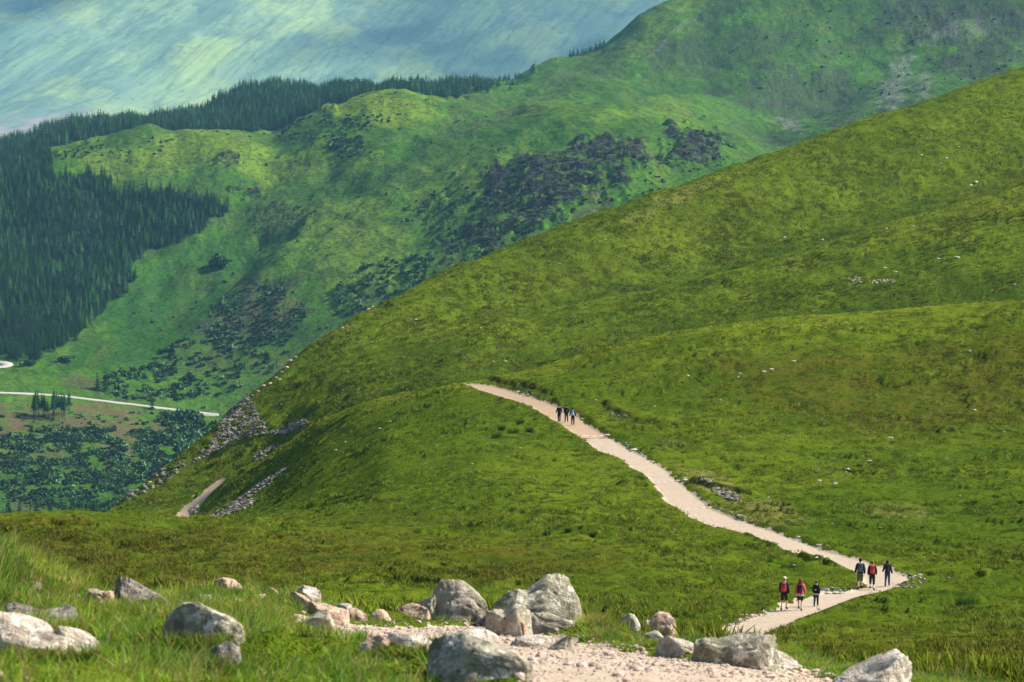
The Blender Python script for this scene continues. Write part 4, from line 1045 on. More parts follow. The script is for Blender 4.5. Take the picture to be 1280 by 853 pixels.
# scree: uncountable
SC = []
def scree(test, n, smin, smax, dm=(240, 460)):
    ra, rb = near.rows[9], near.rows[15] + 60
    ok = test(near.QX[ra:rb], near.QY[ra:rb], near.D[ra:rb]) & (near.D[ra:rb] > dm[0]) & (near.D[ra:rb] < dm[1])
    x, y, z = near.X[ra:rb][ok], near.Y[ra:rb][ok], near.Z[ra:rb][ok]
    if len(x) == 0: return
    j = rng.integers(0, len(x), n); SC.append(np.stack([x[j] + rng.uniform(-.1, .1, n), y[j] + rng.uniform(-.3, .3, n), z[j], rng.uniform(smin, smax, n) ** 1.0], 1))
scree(in_bool if False else (lambda x, y, d: in_poly([(279, 510), (300, 496), (318, 494), (316, 508), (332, 531), (352, 540), (322, 546), (296, 552), (270, 564), (240, 580), (246, 570), (270, 546)], x, y) & (fbm(x / 8, y / 4.5, 77, 3) > -0.15)), 1900, 0.07, 0.32)
scree(lambda x, y, d: in_poly([(196, 590), (230, 574), (236, 580), (205, 604), (160, 628), (156, 622)], x, y) & (fbm(x / 9, y / 5, 78, 2) > 0.05), 200, 0.1, 0.4)
scree(ell(292, 516, 18, 5, 38), 160, 0.1, 0.4)
scree(ell(365, 534, 22, 5, 22), 150, 0.15, 0.4)
scree(ell(340, 560, 12, 3, 25), 40, 0.15, 0.35)
scree(ell(325, 570, 10, 5, 25), 60, 0.15, 0.4)
scree(ell(318, 613, 50, 3.5, 33), 420, 0.08, 0.28)
scree(ell(292, 636, 32, 4.5, 20), 420, 0.08, 0.26)
scree(ell(243, 638, 7, 4, 20), 60, 0.1, 0.3)
scree(ell(300, 500, 50, 4, 42), 40, 0.1, 0.35)
SCa = np.concatenate(SC)
pk = rng.integers(0, 8, len(SCa)); SCa[:, 2] += 0.1 * SCa[:, 3]
P2 = []
for s in range(8):
    P, Fc = rock_arrays(300 + s, 2, None, 6, 0.12, 0.0); P2.append((P * np.array([1, .8, .6]), Fc, np.zeros(len(P))))
t = NT('scree stone', 0.95, 0.15)
col = t.mix(t.ramp(t.noise(1.1, 2, 0.6), [(0.40, 0.0), (0.60, 1.0)]), (0.07, 0.060, 0.050), (0.25, 0.215, 0.18)); t.color(col); M_scree = t.m
me = merge_instances('scree', P2, SCa[:, :3], SCa[:, 3], rng.uniform(0, 6.28, len(SCa)), pk, M_scree)
tag(obj('scree', me), 'grey scree and streaks of broken stone on the steep edge of the near slope', kind='stuff')
# rubble beside the path, with bare earth
SC = []
def rubble(cx, cy, rx, ry, ang, n, smin, smax):
    f = ell(cx, cy, rx, ry, ang); ra, rb = near.rows[4], near.rows[12]
    ok = f(near.QX[ra:rb], near.QY[ra:rb], near.D[ra:rb]) & (onp[ra:rb] < 0.1)
    x, y, z = near.X[ra:rb][ok], near.Y[ra:rb][ok], near.Z[ra:rb][ok]
    if len(x): 
        j = rng.integers(0, len(x), n); SC.append(np.stack([x[j], y[j], z[j] + .02, rng.uniform(smin, smax, n)], 1))
rubble(910, 619, 22, 5, -18, 90, .06, .22); rubble(880, 600, 12, 3, -10, 30, .05, .18); rubble(772, 520, 12, 3, -15, 24, .06, .2); rubble(840, 555, 22, 3, -5, 30, .04, .14)
rubble(1135, 727, 22, 9, 0, 40, .04, .16); rubble(1060, 738, 40, 3, 0, 50, .04, .12); rubble(960, 770, 50, 5, 15, 50, .04, .14); rubble(800, 570, 30, 4, -40, 30, .04, .14); rubble(680, 500, 40, 4, -30, 40, .04, .16); rubble(930, 650, 60, 3, -25, 40, .04, .13)
rubble(1035, 590, 30, 14, 0, 26, .04, .14)
SCa = np.concatenate(SC)
me = merge_instances('rubble', P2, SCa[:, :3], SCa[:, 3], rng.uniform(0, 6.28, len(SCa)), rng.integers(0, 8, len(SCa)), M_scree)
tag(obj('rubble', me), 'small broken stones and grit along the path edges', kind='stuff')
# pebbles on the foreground gravel
ra = near.rows[3]
ok = (onf[:ra] > -0.12) & (near.D[:ra] > 7)
x, y, z, dd = near.X[:ra][ok], near.Y[:ra][ok], near.Z[:ra][ok], near.D[:ra][ok]
n = 5500; w_ = dd ** 2; j = rng.choice(len(x), n, p=w_ / w_.sum())
sz = 0.004 + 0.009 * rng.random(n) ** 2 + 0.035 * (rng.random(n) ** 14)
pp = np.stack([x[j] + rng.uniform(-.01, .01, n), y[j] + rng.uniform(-.04, .04, n), z[j] + 0.012], 1)
t = NT('gravel stones', 0.9, 0.2); col = t.mix(t.ramp(t.noise(22, 1, 0.5), [(0.38, 0.0), (0.62, 1.0)]), (0.31, 0.22, 0.165), (0.46, 0.36, 0.28)); col = t.mix(t.ramp(t.noise(17, 1, 0.5, stretch=(1, 1, 3)), [(0.62, 0.0), (0.66, 1.0)]), col, (0.20, 0.18, 0.16)); t.color(col)
P1 = []
for s in range(4):
    P, Fc = rock_arrays(400 + s, 1, None, 4, 0.1, 0.0); P1.append((P * np.array([1, .8, .6]), Fc, np.zeros(len(P))))
me = merge_instances('gravel', P1, pp, sz, rng.uniform(0, 6.28, n), rng.integers(0, 4, n), t.m)
tag(obj('gravel', me), 'loose pinkish pebbles on the foreground path', kind='stuff')

# ================================================================== GRASS
def M_grass(name, trans=0.35):
    m = bpy.data.materials.new(name); m.use_nodes = True; t_ = m.node_tree; t_.nodes.clear()
    at = t_.nodes.new('ShaderNodeAttribute'); at.attribute_name = 'col'
    d_ = t_.nodes.new('ShaderNodeBsdfDiffuse'); tr = t_.nodes.new('ShaderNodeBsdfTranslucent'); mx = t_.nodes.new('ShaderNodeMixShader'); ou = t_.nodes.new('ShaderNodeOutputMaterial')
    mx.inputs[0].default_value = trans
    for s_ in (d_, tr): t_.links.new(at.outputs['Color'], s_.inputs['Color'])
    t_.links.new(d_.outputs[0], mx.inputs[1]); t_.links.new(tr.outputs[0], mx.inputs[2]); t_.links.new(mx.outputs[0], ou.inputs[0])
    return m
M_blade = M_grass('grass blades'); M_tuft = M_grass('moor grass tufts', 0.25)
def blades(name, base, h, w, lean, ang, colr, segs, mat):
    """curved tapering blades; lean = sideways reach as a share of height"""
    N = len(base); fa = rng.uniform(0, math.pi, N)
    rows = []
    cols = []
    for k in range(segs + 1):
        f = k / segs
        reach = lean * h * f ** 1.7; zz = h * (f - 0.22 * lean * f * f)
        c = base + np.stack([np.cos(ang) * reach, np.sin(ang) * reach, zz], 1)
        sh = 0.72 + 0.45 * f
        if k < segs:
            ww = w * (1 - f) ** 0.6 / 2
            o = np.stack([np.cos(fa) * ww, np.sin(fa) * ww, 0 * ww], 1)
            rows += [c - o, c + o]; cols += [colr, colr]
        else:
            rows.append(c); cols.append(colr)
    nv = 2 * segs + 1
    V = np.stack(rows, 1).reshape(-1, 3); C_ = np.stack(cols, 1).reshape(-1, 3)
    b = np.arange(N)[:, None] * nv
    fl = []
    if segs > 1:
        fl.append(np.concatenate([np.hstack([b + 2 * k, b + 2 * k + 1, b + 2 * k + 3, b + 2 * k + 2]) for k in range(segs - 1)]))
    fl.append(np.hstack([b + 2 * segs - 2, b + 2 * segs - 1, b + 2 * segs]))
    me = np_mesh(name, V, fl, False); set_col(me, 'col', C_); me.materials.append(mat)
    return me

# foreground: clumps of long grass
ra, rb = 20, near.rows[3] + 25
Xg, Yg, Zg, Dg, Og = (A[ra:rb] for A in (near.X, near.Y, near.Z, near.D, onf))
QXg, QYg = near.QX[ra:rb], near.QY[ra:rb]
turf = fbm(Xg / 0.9, Yg / 0.9, 80, 3)
dens = sstep(0.02, -0.10, Og) * (Dg > 6.5) * (Dg ** 1.9) * (0.35 + 0.65 * sstep(-0.5, 0.3, turf)) * ((QXg > -220) & (QXg < 1500))
mound = np.exp(-(((QXg - 765) / 60) ** 2 + ((QYg - 788) / 14) ** 2)) * (Dg < 30)
dens = dens * (1 - 0.5 * hole[ra:rb]) + mound * 900
pr = dens.ravel() / dens.sum()
NC = 17000
j = rng.choice(pr.size, NC, p=pr)
cb = np.stack([Xg.ravel()[j] + rng.uniform(-.02, .02, NC), Yg.ravel()[j] + rng.uniform(-.08, .08, NC), Zg.ravel()[j]], 1)
tj = turf.ravel()[j]; dj = Dg.ravel()[j]; qxj = QXg.ravel()[j]
edge = sstep(0.0, -0.35, Og.ravel()[j])
hc = (0.07 + 0.13 * sstep(-0.4, 0.7, tj) + 0.05 * rng.random(NC)) * (0.45 + 0.55 * edge)
hc *= np.where(qxj > 560, 0.55, np.where(qxj > 330, 0.8, 1.0)) * 0.74 * (1 + 0.35 * np.exp(-(((qxj - 765) / 60) ** 2)) * (QYg.ravel()[j] < 808) * (QYg.ravel()[j] > 770))
qyj = QYg.ravel()[j]
for (xa, xb, yb_) in FR:      # grass stays short right in front of a rock
    hc *= np.where((qxj > xa - 2) & (qxj < xb + 2) & (qyj > yb_ - 12) & (qyj < yb_ + 0.25 * (xb - xa) + 10), 0.55 if xa > 330 else 0.85, 1.0)
pal = np.array([(0.210, 0.300, 0.030), (0.130, 0.235, 0.024), (0.270, 0.320, 0.045), (0.075, 0.155, 0.016), (0.36, 0.31, 0.09), (0.26, 0.17, 0.06)])
hue = fbm(cb[:, 0] / 1.1, cb[:, 1] / 1.1, 82, 3)
pi_ = np.where(hue > 0.45, 2, np.where(hue > 0.05, 0, np.where(hue > -0.4, 1, 3)))
rr = rng.random(NC); pi_ = np.where(rr < 0.06, 4, np.where(rr < 0.09, 5, pi_))
hx_ = np.exp(-(((qxj - 238) / 34) ** 2 + ((qyj - 806) / 16) ** 2)) + np.exp(-(((qxj - 78) / 40) ** 2 + ((qyj - 742) / 8) ** 2)) + 0.8 * np.exp(-(((qxj - 650) / 40) ** 2 + ((qyj - 842) / 9) ** 2)) + 0.5 * np.exp(-(((qxj - 760) / 50) ** 2 + ((qyj - 790) / 12) ** 2))
pi_ = np.where(rng.random(NC) < 0.75 * hx_, np.where(rng.random(NC) < .5, 5, 3), pi_)
NB = 17
base = np.repeat(cb, NB, 0); n = len(base)
ra_ = rng.uniform(0, 6.283, n); rad = rng.random(n) ** 0.5 * 0.045
base = base + np.stack([np.cos(ra_) * rad, np.sin(ra_) * rad, np.full(n, -0.01)], 1)
wind = 0.8 * fbm(base[:, 0] / 1.6, base[:, 1] / 1.6, 84, 2)
ang = np.where(rng.random(n) < 0.55, ra_, wind * 1.6 + 0.3)
h = np.repeat(hc, NB) * rng.uniform(0.5, 1.25, n)
lean = rng.uniform(0.15, 0.95, n)
cc = pal[np.repeat(pi_, NB)] * rng.uniform(0.7, 1.3, (n, 1)) * (1 + rng.normal(0, .08, (n, 3)))
st_ = rng.random(n) < 0.07; cc[st_] = (0.36, 0.31, 0.13); sd_ = rng.random(n) < 0.012; cc[sd_] = (0.30, 0.20, 0.10); h[sd_] *= 1.9; lean[sd_] *= 0.4
# short grass pressed against the feet of the rocks
fb_, fh_ = [], []
GPOLY = GL + GR[::-1]
for (xa, xb, yb_) in FR:
    if yb_ > 845: continue
    k_ = int(6 + (xb - xa) * 1.1) if not in_poly(GPOLY, np.array([(xa + xb) / 2]), np.array([yb_ + 4.0]))[0] else 0
    for q in range(k_):
        a_ = random.uniform(-0.05, 1.05); p_ = near.at(xa + (xb - xa) * a_, yb_ + 1 + 5 * (1 - (2 * a_ - 1) ** 2) * (xb - xa) / 80 + random.uniform(-1, 3), 7, 26)
        for m_ in range(7): fb_.append((p_[0] + random.gauss(0, .02), p_[1] + random.gauss(0, .03), p_[2] - .01)); fh_.append(random.uniform(.03, .10) * (1.3 if xa < 430 else 0.8))
fb_ = np.array(fb_); nf = len(fb_); m_keep = rng.random(nf) < 0.75
fb_ = fb_[m_keep]; fh_ = np.array(fh_)[m_keep]; nf = len(fb_)
base = np.concatenate([base, fb_]); h = np.concatenate([h, fh_]); lean = np.concatenate([lean, rng.uniform(.2, 1, nf)]); ang = np.concatenate([ang, rng.uniform(0, 6.28, nf)])
cc = np.concatenate([cc, pal[rng.choice([0, 1, 3, 5, 2], nf)] * rng.uniform(.6, 1.2, (nf, 1))]); n = len(base)
me = blades('grass', base, h, np.full(n, 0.0055) + 0.003 * rng.random(n), lean, ang, np.clip(cc, 0.004, 1), 3, M_blade)
tag(obj('grass', me), 'long bright green grass growing among the foreground rocks', kind='stuff')

# moor: short tufts all over the hillside
ra, rb = near.rows[3], near.rows[16]
Xg, Yg, Zg, Dg = (A[ra:rb] for A in (near.X, near.Y, near.Z, near.D))
rp, ol, lu, dr = roughp[ra:rb], olive[ra:rb], lush[ra:rb], dry[ra:rb]
QYd = np.gradient(near.QY, axis=0)[ra:rb]
vis = (QYd < 0.15)
dens = np.where(onp_n[ra:rb] < -0.02, 1.0, np.where(onp_n[ra:rb] < 0.22, 0.35, 0.0)) * (0.30 + 0.7 * rp) * np.where(vis, 1.0, 0.12) * np.clip(-QYd, 0.25, 2.5) * sstep(700, 500, Dg)
clus = fbm(Xg / 2.2, Yg / 3.0, 86, 3)
dens = dens * sstep(-0.35, 0.45, clus) * (1 + 1.6 * sstep(260, 380, Dg))
pr = dens.ravel() / dens.sum(); NT_ = 170000
j = rng.choice(pr.size, NT_, p=pr)
cb = np.stack([Xg.ravel()[j] + rng.normal(0, .04, NT_), Yg.ravel()[j] + rng.normal(0, .2, NT_), Zg.ravel()[j] - 0.03], 1)
NB = 5; base = np.repeat(cb, NB, 0); n = len(base)
base[:, :2] += rng.normal(0, 0.07, (n, 2))
olr, lur, drr, clr = (np.repeat(A.ravel()[j], NB)[:, None] for A in (ol, lu, dr, clus))
c0 = np.array([0.165, 0.195, 0.016]); cO = np.array([0.130, 0.115, 0.014]); cL = np.array([0.095, 0.160, 0.012]); cDk = np.array([0.040, 0.062, 0.008])
tv = np.repeat(rng.random(NT_), NB)[:, None]
cc = c0 * (1 - olr) + cO * olr; cc = cc * (1 - 0.8 * lur) + cL * 0.8 * lur
cc = np.where(tv < 0.28, cDk * 1.1, cc); cc = np.where(tv > 0.88, np.array([0.21, 0.20, 0.05]), cc)
cc = cc * rng.uniform(0.75, 1.25, (n, 1))
Dn = np.repeat(Dg.ravel()[j], NB)
h = rng.uniform(0.08, 0.22, n) * (1 + 0.5 * np.clip(np.repeat(rp.ravel()[j], NB), 0, 1)); w = 0.035 + 0.04 * rng.random(n)
grow = np.interp(Dn, [0, 230, 500], [1, 1, 1.9]); h *= grow; w *= grow
me = blades('moor_grass', base, h, w, rng.uniform(0.2, 1.0, n), rng.uniform(0, 6.283, n), np.clip(cc, 0.003, 1), 1, M_tuft)
tag(obj('moor_grass', me), 'short rough moor grass and sedge covering the hillside', kind='stuff')

# dark rush clumps that stand out singly
def rush(px, py, wpx, hpx, label, dm=(100, 260), colr=(0.035, 0.075, 0.014)):
    p = near.at(px, py, *dm); d = math.hypot(p[0], p[1]); w = wpx * d / F; hh = hpx * d / F
    n = 260; a = rng.uniform(0, 6.283, n); r_ = rng.random(n) ** 0.7 * w * 0.42
    b = np.stack([np.cos(a) * r_, np.sin(a) * r_, np.full(n, -0.08)], 1)
    me = blades('rush_clump', b, hh * rng.uniform(0.6, 1.15, n) + 0.08, np.full(n, 0.02), rng.uniform(0.1, 0.5, n), a, np.array(colr) * rng.uniform(0.6, 1.5, (n, 1)), 2, M_tuft)
    o = obj('rush_clump', me); o.location = p; tag(o, label, 'rush clump')
for a_ in ((1206, 758, 26, 16, 'big dark green rush clump in the grass right of the hairpin'), (627, 537, 12, 7, 'dark rush clump left in the group on the lobe below the path crest'), (650, 530, 12, 7, 'topmost rush clump of the group on the lobe below the path crest'),
           (620, 547, 14, 7, 'lowest left rush clump of the group on the lobe below the path crest'), (641, 542, 18, 8, 'widest rush clump in the middle of the group below the path crest'), (662, 540, 10, 8, 'right-hand rush clump of the group below the path crest'),
           (684, 669, 8, 7, 'small rush tuft on the bog, first from the left in the sparse row'), (710, 666, 8, 8, 'small rush tuft on the bog, second from the left in the sparse row'),
           (726, 662, 6, 6, 'small rush tuft on the bog, third from the left in the sparse row'), (741, 671, 9, 8, 'small rush tuft on the bog, last and darkest in the sparse row')):
    rush(*a_)

# ================================================================== PEOPLE
def human(stride=1.0, arm=1.0, child=False):
    """joints of a walking figure, 1.75 m, facing +Y; returns verts, edges, radii, bones"""
    J = {}
    sf = 0.20 * stride
    J['pelvis'] = (0, 0, .95); J['waist'] = (0, 0.01, 1.10); J['chest'] = (0, 0.02, 1.30); J['neck'] = (0, 0.03, 1.47); J['head0'] = (0, 0.05, 1.56); J['head1'] = (0, 0.055, 1.66); J['crown'] = (0, 0.05, 1.715)
    for s, nm in ((-1, 'L'), (1, 'R')):
        f = s * stride                       # right leg forward when stride > 0
        J['sh' + nm] = (.165 * s, 0.01, 1.40); J['el' + nm] = (.225 * s * (1 + .2 * (arm - 1)), -0.10 * f * arm - 0.02, 1.15); J['wr' + nm] = (.235 * s * arm, -0.17 * f * arm + 0.08, .93); J['ha' + nm] = (.235 * s * arm, -0.18 * f * arm + .10, .86)
        J['hip' + nm] = (.088 * s, 0, .90)
        if f > 0:
            J['kn' + nm] = (.095 * s, .16 * abs(stride), .52); J['an' + nm] = (.10 * s, .20 * abs(stride), .09); J['to' + nm] = (.11 * s, .20 * abs(stride) + .17, .035)
        else:
            J['kn' + nm] = (.095 * s, .02, .50); J['an' + nm] = (.10 * s, -.26 * abs(stride), .16); J['to' + nm] = (.11 * s, -.17 * abs(stride), .035)
    E = [('pelvis', 'waist'), ('waist', 'chest'), ('chest', 'neck'), ('neck', 'head0'), ('head0', 'head1'), ('head1', 'crown')]
    for nm in 'LR':
        E += [('chest', 'sh' + nm), ('sh' + nm, 'el' + nm), ('el' + nm, 'wr' + nm), ('wr' + nm, 'ha' + nm), ('pelvis', 'hip' + nm), ('hip' + nm, 'kn' + nm), ('kn' + nm, 'an' + nm), ('an' + nm, 'to' + nm)]
    rad = dict(pelvis=(.145, .105), waist=(.130, .095), chest=(.155, .11), neck=(.058, .058), head0=(.066, .078), head1=(.080, .098), crown=(.055, .068))
    for nm in 'LR':
        rad.update({'sh' + nm: (.066, .066), 'el' + nm: (.045, .045), 'wr' + nm: (.030, .030), 'ha' + nm: (.035, .022), 'hip' + nm: (.092, .092), 'kn' + nm: (.058, .058), 'an' + nm: (.040, .040), 'to' + nm: (.036, .028)})
    return J, E, rad
def skin_mesh(J, E, rad):
    names = list(J); idx = {n: i for i, n in enumerate(names)}
    me = bpy.data.meshes.new('tmp'); me.from_pydata([J[n] for n in names], [(idx[a], idx[b]) for a, b in E], [])
    o = bpy.data.objects.new('tmp', me); COL.objects.link(o)
    o.modifiers.new('s', 'SKIN'); sub = o.modifiers.new('u', 'SUBSURF'); sub.levels = 2; sub.render_levels = 2
    for n in names:
        v = me.skin_vertices[0].data[idx[n]]; v.radius = rad[n]; v.use_root = (n == 'pelvis')
    dg = bpy.context.evaluated_depsgraph_get()
    m2 = bpy.data.meshes.new_from_object(o.evaluated_get(dg))
    bpy.data.objects.remove(o); bpy.data.meshes.remove(me)
    V = np.zeros(len(m2.vertices) * 3); m2.vertices.foreach_get('co', V); V = V.reshape(-1, 3)
    N = np.zeros(len(m2.vertices) * 3); m2.vertices.foreach_get('normal', N); N = N.reshape(-1, 3)
    Fc = [tuple(p.vertices) for p in m2.polygons]; bpy.data.meshes.remove(m2)
    return V, N, Fc
def tube_mesh(pts, radii, n=6):
    V, Fc = [], []
    for i, (p, r_) in enumerate(zip(pts, radii)):
        p = Vector(p); d = (Vector(pts[min(i + 1, len(pts) - 1)]) - Vector(pts[max(i - 1, 0)])).normalized()
        a = d.orthogonal().normalized(); b = d.cross(a)
        for k in range(n):
            t_ = 2 * math.pi * k / n; V.append(tuple(p + (a * math.cos(t_) + b * math.sin(t_)) * r_))
    for i in range(len(pts) - 1):
        for k in range(n): Fc.append((i * n + k, i * n + (k + 1) % n, (i + 1) * n + (k + 1) % n, (i + 1) * n + k))
    Fc.append(tuple(range(n))[::-1]); Fc.append(tuple((len(pts) - 1) * n + k for k in range(n)))
    return V, Fc
def ellipsoid(c, r, lv=2):
    V, Fc = ico(lv); return [tuple(np.array(c) + v * np.array(r)) for v in V], [tuple(f) for f in Fc]
cloth_m = {}
def cm(c, rough=0.9):
    if c not in cloth_m: cloth_m[c] = plain('cloth %d' % len(cloth_m), c, rough, 0.25, 9)
    return cloth_m[c]
def mesh_of(name, parts, mats):
    V, Fc, mi = [], [], []
    for (v, f), m in parts:
        o = len(V); V += list(v); Fc += [tuple(i + o for i in q) for q in f]; mi += [m] * len(f)
    me = bpy.data.meshes.new(name); me.from_pydata([tuple(map(float, v)) for v in V], [], Fc)
    for m in mats: me.materials.append(m)
    for p, m in zip(me.polygons, mi): p.material_index = m; p.use_smooth = True
    return me
SKIN_M = plain('skin', (0.52, 0.32, 0.23), 0.6); EYE_M = plain('eyes', (0.03, 0.02, 0.02), 0.3); SOLE_M = plain('boot', (0.03, 0.027, 0.025), 0.7)
def person(px, feet, top, dm, label, jacket, legs, leg_len, hair, boots=(0.035, 0.03, 0.028), head=0.0, stride=1.0, arm=1.0, cap=None, pack=None, pack_label=None, socks=None, hem=None, child=False, hood=False, longhair=False, patch=None):
    J, E, rad = human(stride, arm)
    if child:
        for k in J: J[k] = (J[k][0] * .95, J[k][1], J[k][2])
        for k in ('head0', 'head1', 'crown'): rad[k] = tuple(x * 1.12 for x in rad[k])
    V, N, Fc = skin_mesh(J, E, rad)
    names = list(J); segs = E
    A = np.array([J[a] for a, b in segs]); B = np.array([J[b] for a, b in segs])
    AB = B - A; best = np.full(len(V), 1e9); bi = np.zeros(len(V), int); bt = np.zeros(len(V))
    for k in range(len(segs)):
        t_ = np.clip(((V - A[k]) @ AB[k]) / (AB[k] @ AB[k]), 0, 1); dd_ = np.linalg.norm(V - (A[k] + t_[:, None] * AB[k]), axis=1)
        m = dd_ < best; best[m] = dd_[m]; bi[m] = k; bt[m] = t_[m]
    seg = np.array(['%s-%s' % (a[:2], b[:2]) for a, b in segs])[bi]
    p = near.at(px, feet, *dm); d = math.hypot(p[0], p[1]); s = (feet - top) * d / F / 1.75
    p[2] = float(path_z(p[0], p[1]))
    parts = [((V.tolist(), Fc), 0)]
    # face, ears, hands with five fingers
    parts.append((ellipsoid((0, .155, 1.635), (.014, .022, .022), 1), 0))
    for q in (-1, 1):
        parts.append((ellipsoid((.035 * q, .143, 1.665), (.012, .010, .008), 1), 1)); parts.append((ellipsoid((.083 * q, .05, 1.645), (.012, .022, .03), 1), 0))
    parts.append((ellipsoid((0, .140, 1.592), (.024, .008, .007), 1), 1))
    for q, nm in ((-1, 'L'), (1, 'R')):
        h0 = np.array(J['ha' + nm]); 
        for k, ln in enumerate((.062, .075, .080, .072)):
            y0 = h0[1] + .028 - .019 * k
            parts.append((tube_mesh([(h0[0], y0, h0[2] - .005), (h0[0] - .004 * q, y0 + .004, h0[2] - ln * .6), (h0[0] - .022 * q, y0 + .008, h0[2] - ln)], (.0095, .0088, .006), 5), 0))
        parts.append((tube_mesh([(h0[0], h0[1] + .025, h0[2] + .03), (h0[0] - .01 * q, h0[1] + .05, h0[2] + .0), (h0[0] - .02 * q, h0[1] + .055, h0[2] - .03)], (.011, .010, .007), 5), 0))
    body = obj('person', mesh_of('person', parts, [SKIN_M, EYE_M]))
    body.location = p; body.scale = (s,) * 3; body.rotation_euler = (0, 0, R(head)); tag(body, label, 'person')
    def shell(name, sel, off, colr, sub_label=None):
        fs = [f for f in Fc if all(sel[i] for i in f)]
        if not fs: return
        used = sorted({i for f in fs for i in f}); mp = {i: k for k, i in enumerate(used)}
        n_ = len(used); VV = [tuple(V[i] + N[i] * off) for i in used] + [tuple(V[i] + N[i] * 0.001) for i in used]
        FF = [tuple(mp[i] for i in f) for f in fs]
        ec = {}
        for f in FF:
            for k in range(len(f)):
                e = (f[k], f[(k + 1) % len(f)]); ec[e] = 1
        rim = [(a, b) for (a, b) in ec if (b, a) not in ec]
        FF += [(b, a, a + n_, b + n_) for a, b in rim]
        me = mesh_of(name, [((VV, FF), 0)], [cm(colr)]); return obj(name, me, None, body)
    z = V[:, 2]
    arm_s = np.isin(seg, ['sh-el', 'el-wr'])
    torso = np.isin(seg, ['pe-wa', 'wa-ch', 'ch-ne', 'ch-sh', 'pe-hi']) & (z < 1.475)
    leg_s = np.isin(seg, ['hi-kn', 'kn-an', 'pe-hi', 'pe-wa']) & (z < 1.03)
    shell('jacket', (torso & (z > .88)) | (arm_s), .028, jacket)
    if hem: shell('shirt_hem', np.isin(seg, ['pe-hi', 'pe-wa', 'hi-kn']) & (z > .80) & (z < .93), .032, hem)
    nm_ = 'shorts' if leg_len > .3 else 'trousers'
    shell(nm_, leg_s & (z > leg_len), .022, legs)
    if socks: shell('sock', np.isin(seg, ['kn-an', 'an-to']) & (z < .26) & (z > .10), .012, socks)
    foot = np.isin(seg, ['an-to']) | (np.isin(seg, ['kn-an']) & (z < .17))
    for q, nn in ((-1, 'L'), (1, 'R')):
        shell('boot', foot & (V[:, 0] * q > 0), .016, boots)
    # hair / hood / cap
    hp = []
    Vh, Fh = ico(3); g_ = np.random.default_rng(int(px)); 
    k_ = Vh * (1 + .05 * gnoise(Vh[:, 0] * 4 + px, Vh[:, 2] * 4 + Vh[:, 1] * 3, 5))[:, None]
    hv = k_ * np.array([.098, .118, .105]) + np.array([0, .045, 1.665])
    keep = [f for f in Fh if not (np.mean(Vh[f, 1]) > 0.35 and np.mean(Vh[f, 2]) < 0.35) and np.mean(Vh[f, 2]) > -0.75]
    hp.append(((hv.tolist(), [tuple(f) for f in keep]), 0))
    if longhair: hp.append((ellipsoid((0, -.02, 1.56), (.085, .06, .12), 3), 0))
    obj('hair', mesh_of('hair', hp, [cm(hair)]), None, body)
    if cap:
        cv = Vh * np.array([.104, .122, .085]) + np.array([0, .045, 1.70]); kf = [tuple(f) for f in Fh if np.mean(Vh[f, 2]) > -0.05]
        brim = ellipsoid((0, .165, 1.70), (.075, .07, .010), 2)
        obj('cap', mesh_of('cap', [((cv.tolist(), kf), 0), (brim, 0)], [cm(cap)]), None, body)
    if patch:
        obj('patch', mesh_of('patch', [(ellipsoid((-.03, -.105, 1.16), (.07, .035, .035), 2), 0)], [cm(patch)]), None, body)
    if pack:
        e = bpy.data.objects.new('backpack', None); COL.objects.link(e); e.location = p; e.scale = (s,) * 3; e.rotation_euler = (0, 0, R(head)); tag(e, pack_label, 'backpack')
        def rbox(c, r, pw=0.45, lv=4, tap=.12):
            Vv, Ff = ico(lv); q = np.sign(Vv) * np.abs(Vv) ** pw; q = q / np.abs(q).max(0)
            q[:, 0] *= 1 - tap * q[:, 2]; q[:, 1] *= 1 - tap * q[:, 2] * (q[:, 1] < 0)
            return (q * np.array(r) + np.array(c)).tolist(), [tuple(f) for f in Ff]
        obj('bag', mesh_of('bag', [(rbox((0, -.185, 1.235), (.135, .085, .22)), 0)], [cm(pack)]), None, e)
        obj('lid', mesh_of('lid', [(rbox((0, -.175, 1.452), (.125, .095, .035), .5, 3), 0)], [cm(tuple(x * .6 for x in pack))]), None, e)
        obj('pocket', mesh_of('pocket', [(rbox((0, -.272, 1.15), (.095, .035, .10), .5, 3), 0)], [cm(tuple(min(1, x * 1.3) for x in pack))]), None, e)
        for q in (-1, 1):
            obj('strap', mesh_of('strap', [(tube_mesh([(.085 * q, -.13, 1.42), (.095 * q, -.04, 1.492), (.10 * q, .09, 1.45), (.115 * q, .165, 1.32), (.135 * q, .12, 1.14), (.12 * q, -.10, 1.06)], [.016] * 6, 6), 0)], [cm((.03, .03, .035))]), None, e)
    return body
def path_z(x, y): return near.z_at([x], [y])[0] + 0.03
BLK = (0.012, 0.012, 0.016); NAVY = (0.014, 0.018, 0.035)
person(980, 764, 721, (95, 160), 'hiker in black jacket and dark shorts wearing a red backpack and pale cap, lower group', BLK, (0.02, 0.02, 0.024), .52, (0.30, 0.22, 0.12), head=-18, stride=0.9, cap=(0.55, 0.47, 0.36), pack=(0.42, 0.035, 0.03), pack_label='bright red backpack on the pale-capped hiker in the lower group', boots=(0.05, 0.045, 0.05), socks=(.6, .55, .5))
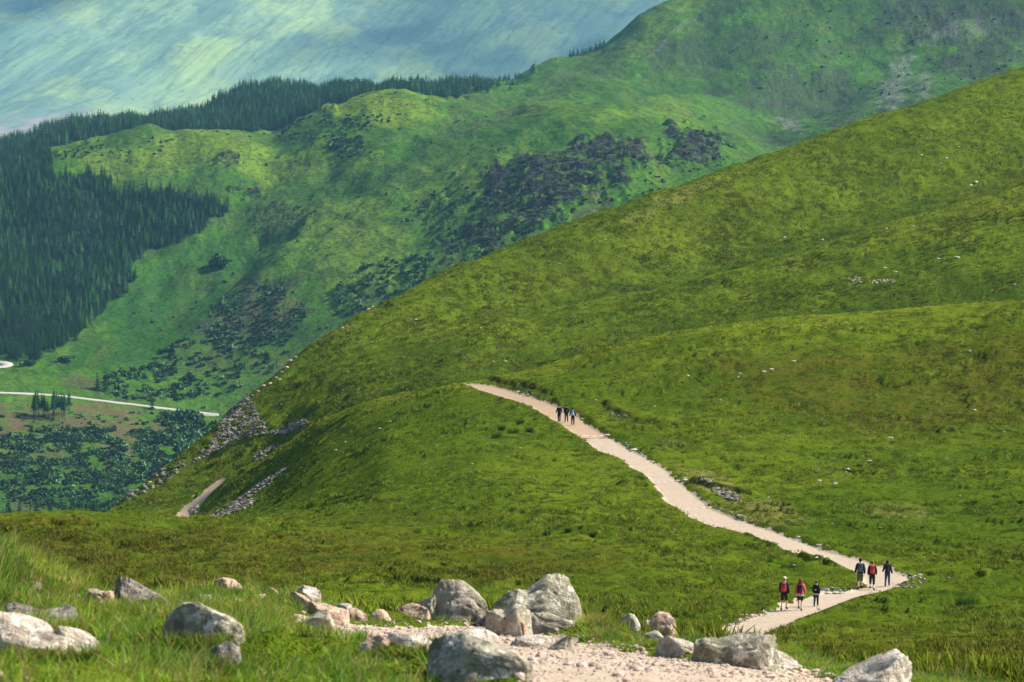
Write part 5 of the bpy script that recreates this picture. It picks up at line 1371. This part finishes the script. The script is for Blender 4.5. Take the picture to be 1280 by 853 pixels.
person(1000, 764, 723, (95, 160), 'hiker in salmon pink jacket with dark backpack and black shorts', (0.62, 0.10, 0.10), (0.022, 0.02, 0.02), .54, (0.16, 0.045, 0.02), head=-16, stride=-0.9, longhair=True, pack=(0.035, 0.012, 0.022), pack_label='dark backpack on the hiker in the pink jacket', hem=(0.55, 0.5, 0.5))
person(1020, 759, 726, (95, 160), 'smallest hiker, a child in black jacket and navy trousers without a backpack', BLK, (0.016, 0.02, 0.038), .10, (0.07, 0.04, 0.022), head=-16, stride=0.6, child=True, hem=(0.5, 0.5, 0.52), patch=(0.6, 0.6, 0.6))
person(1075, 737, 698, (95, 160), 'hiker in dark jacket and khaki shorts with grey-blue backpack, at the hairpin', BLK, (0.11, 0.12, 0.07), .44, (0.01, 0.009, 0.009), head=-6, stride=0.8, arm=1.05, pack=(0.075, 0.10, 0.13), pack_label='grey-blue backpack on the hiker in khaki shorts', boots=(0.04, 0.035, 0.03))
person(1090, 738, 701, (95, 160), 'hiker in black with auburn hair and an orange-red backpack, at the hairpin', BLK, (0.018, 0.018, 0.022), .34, (0.17, 0.07, 0.03), head=-8, stride=-0.8, socks=(.6, .6, .6), pack=(0.50, 0.055, 0.025), pack_label='orange-red backpack on the auburn-haired hiker at the hairpin')
person(1109, 734, 700, (95, 160), 'hiker in navy jacket and blue jeans, rightmost at the hairpin', NAVY, (0.045, 0.065, 0.13), .10, (0.06, 0.03, 0.018), head=-14, stride=0.9, arm=1.35, longhair=True, pack=(0.05, 0.018, 0.03), pack_label='small dark maroon backpack on the hiker in blue jeans')
person(699, 528, 506, (180, 300), 'left hiker of the distant trio, all in black', BLK, BLK, .10, (0.012, 0.01, 0.01), head=10, stride=0.6, arm=1.2)
person(708, 528, 506, (180, 300), 'middle hiker of the distant trio, slim and dressed in black', BLK, BLK, .10, (0.012, 0.01, 0.01), head=10, stride=-0.6, arm=1.1, pack=(0.03, 0.03, 0.04), pack_label='black backpack on the middle hiker of the distant trio')
person(716, 532, 510, (180, 300), 'right hiker of the distant trio, black clothes with a light blue backpack', BLK, BLK, .10, (0.012, 0.01, 0.01), head=-5, stride=0.5, arm=1.4, pack=(0.22, 0.42, 0.60), pack_label='light blue backpack on the right hiker of the distant trio')
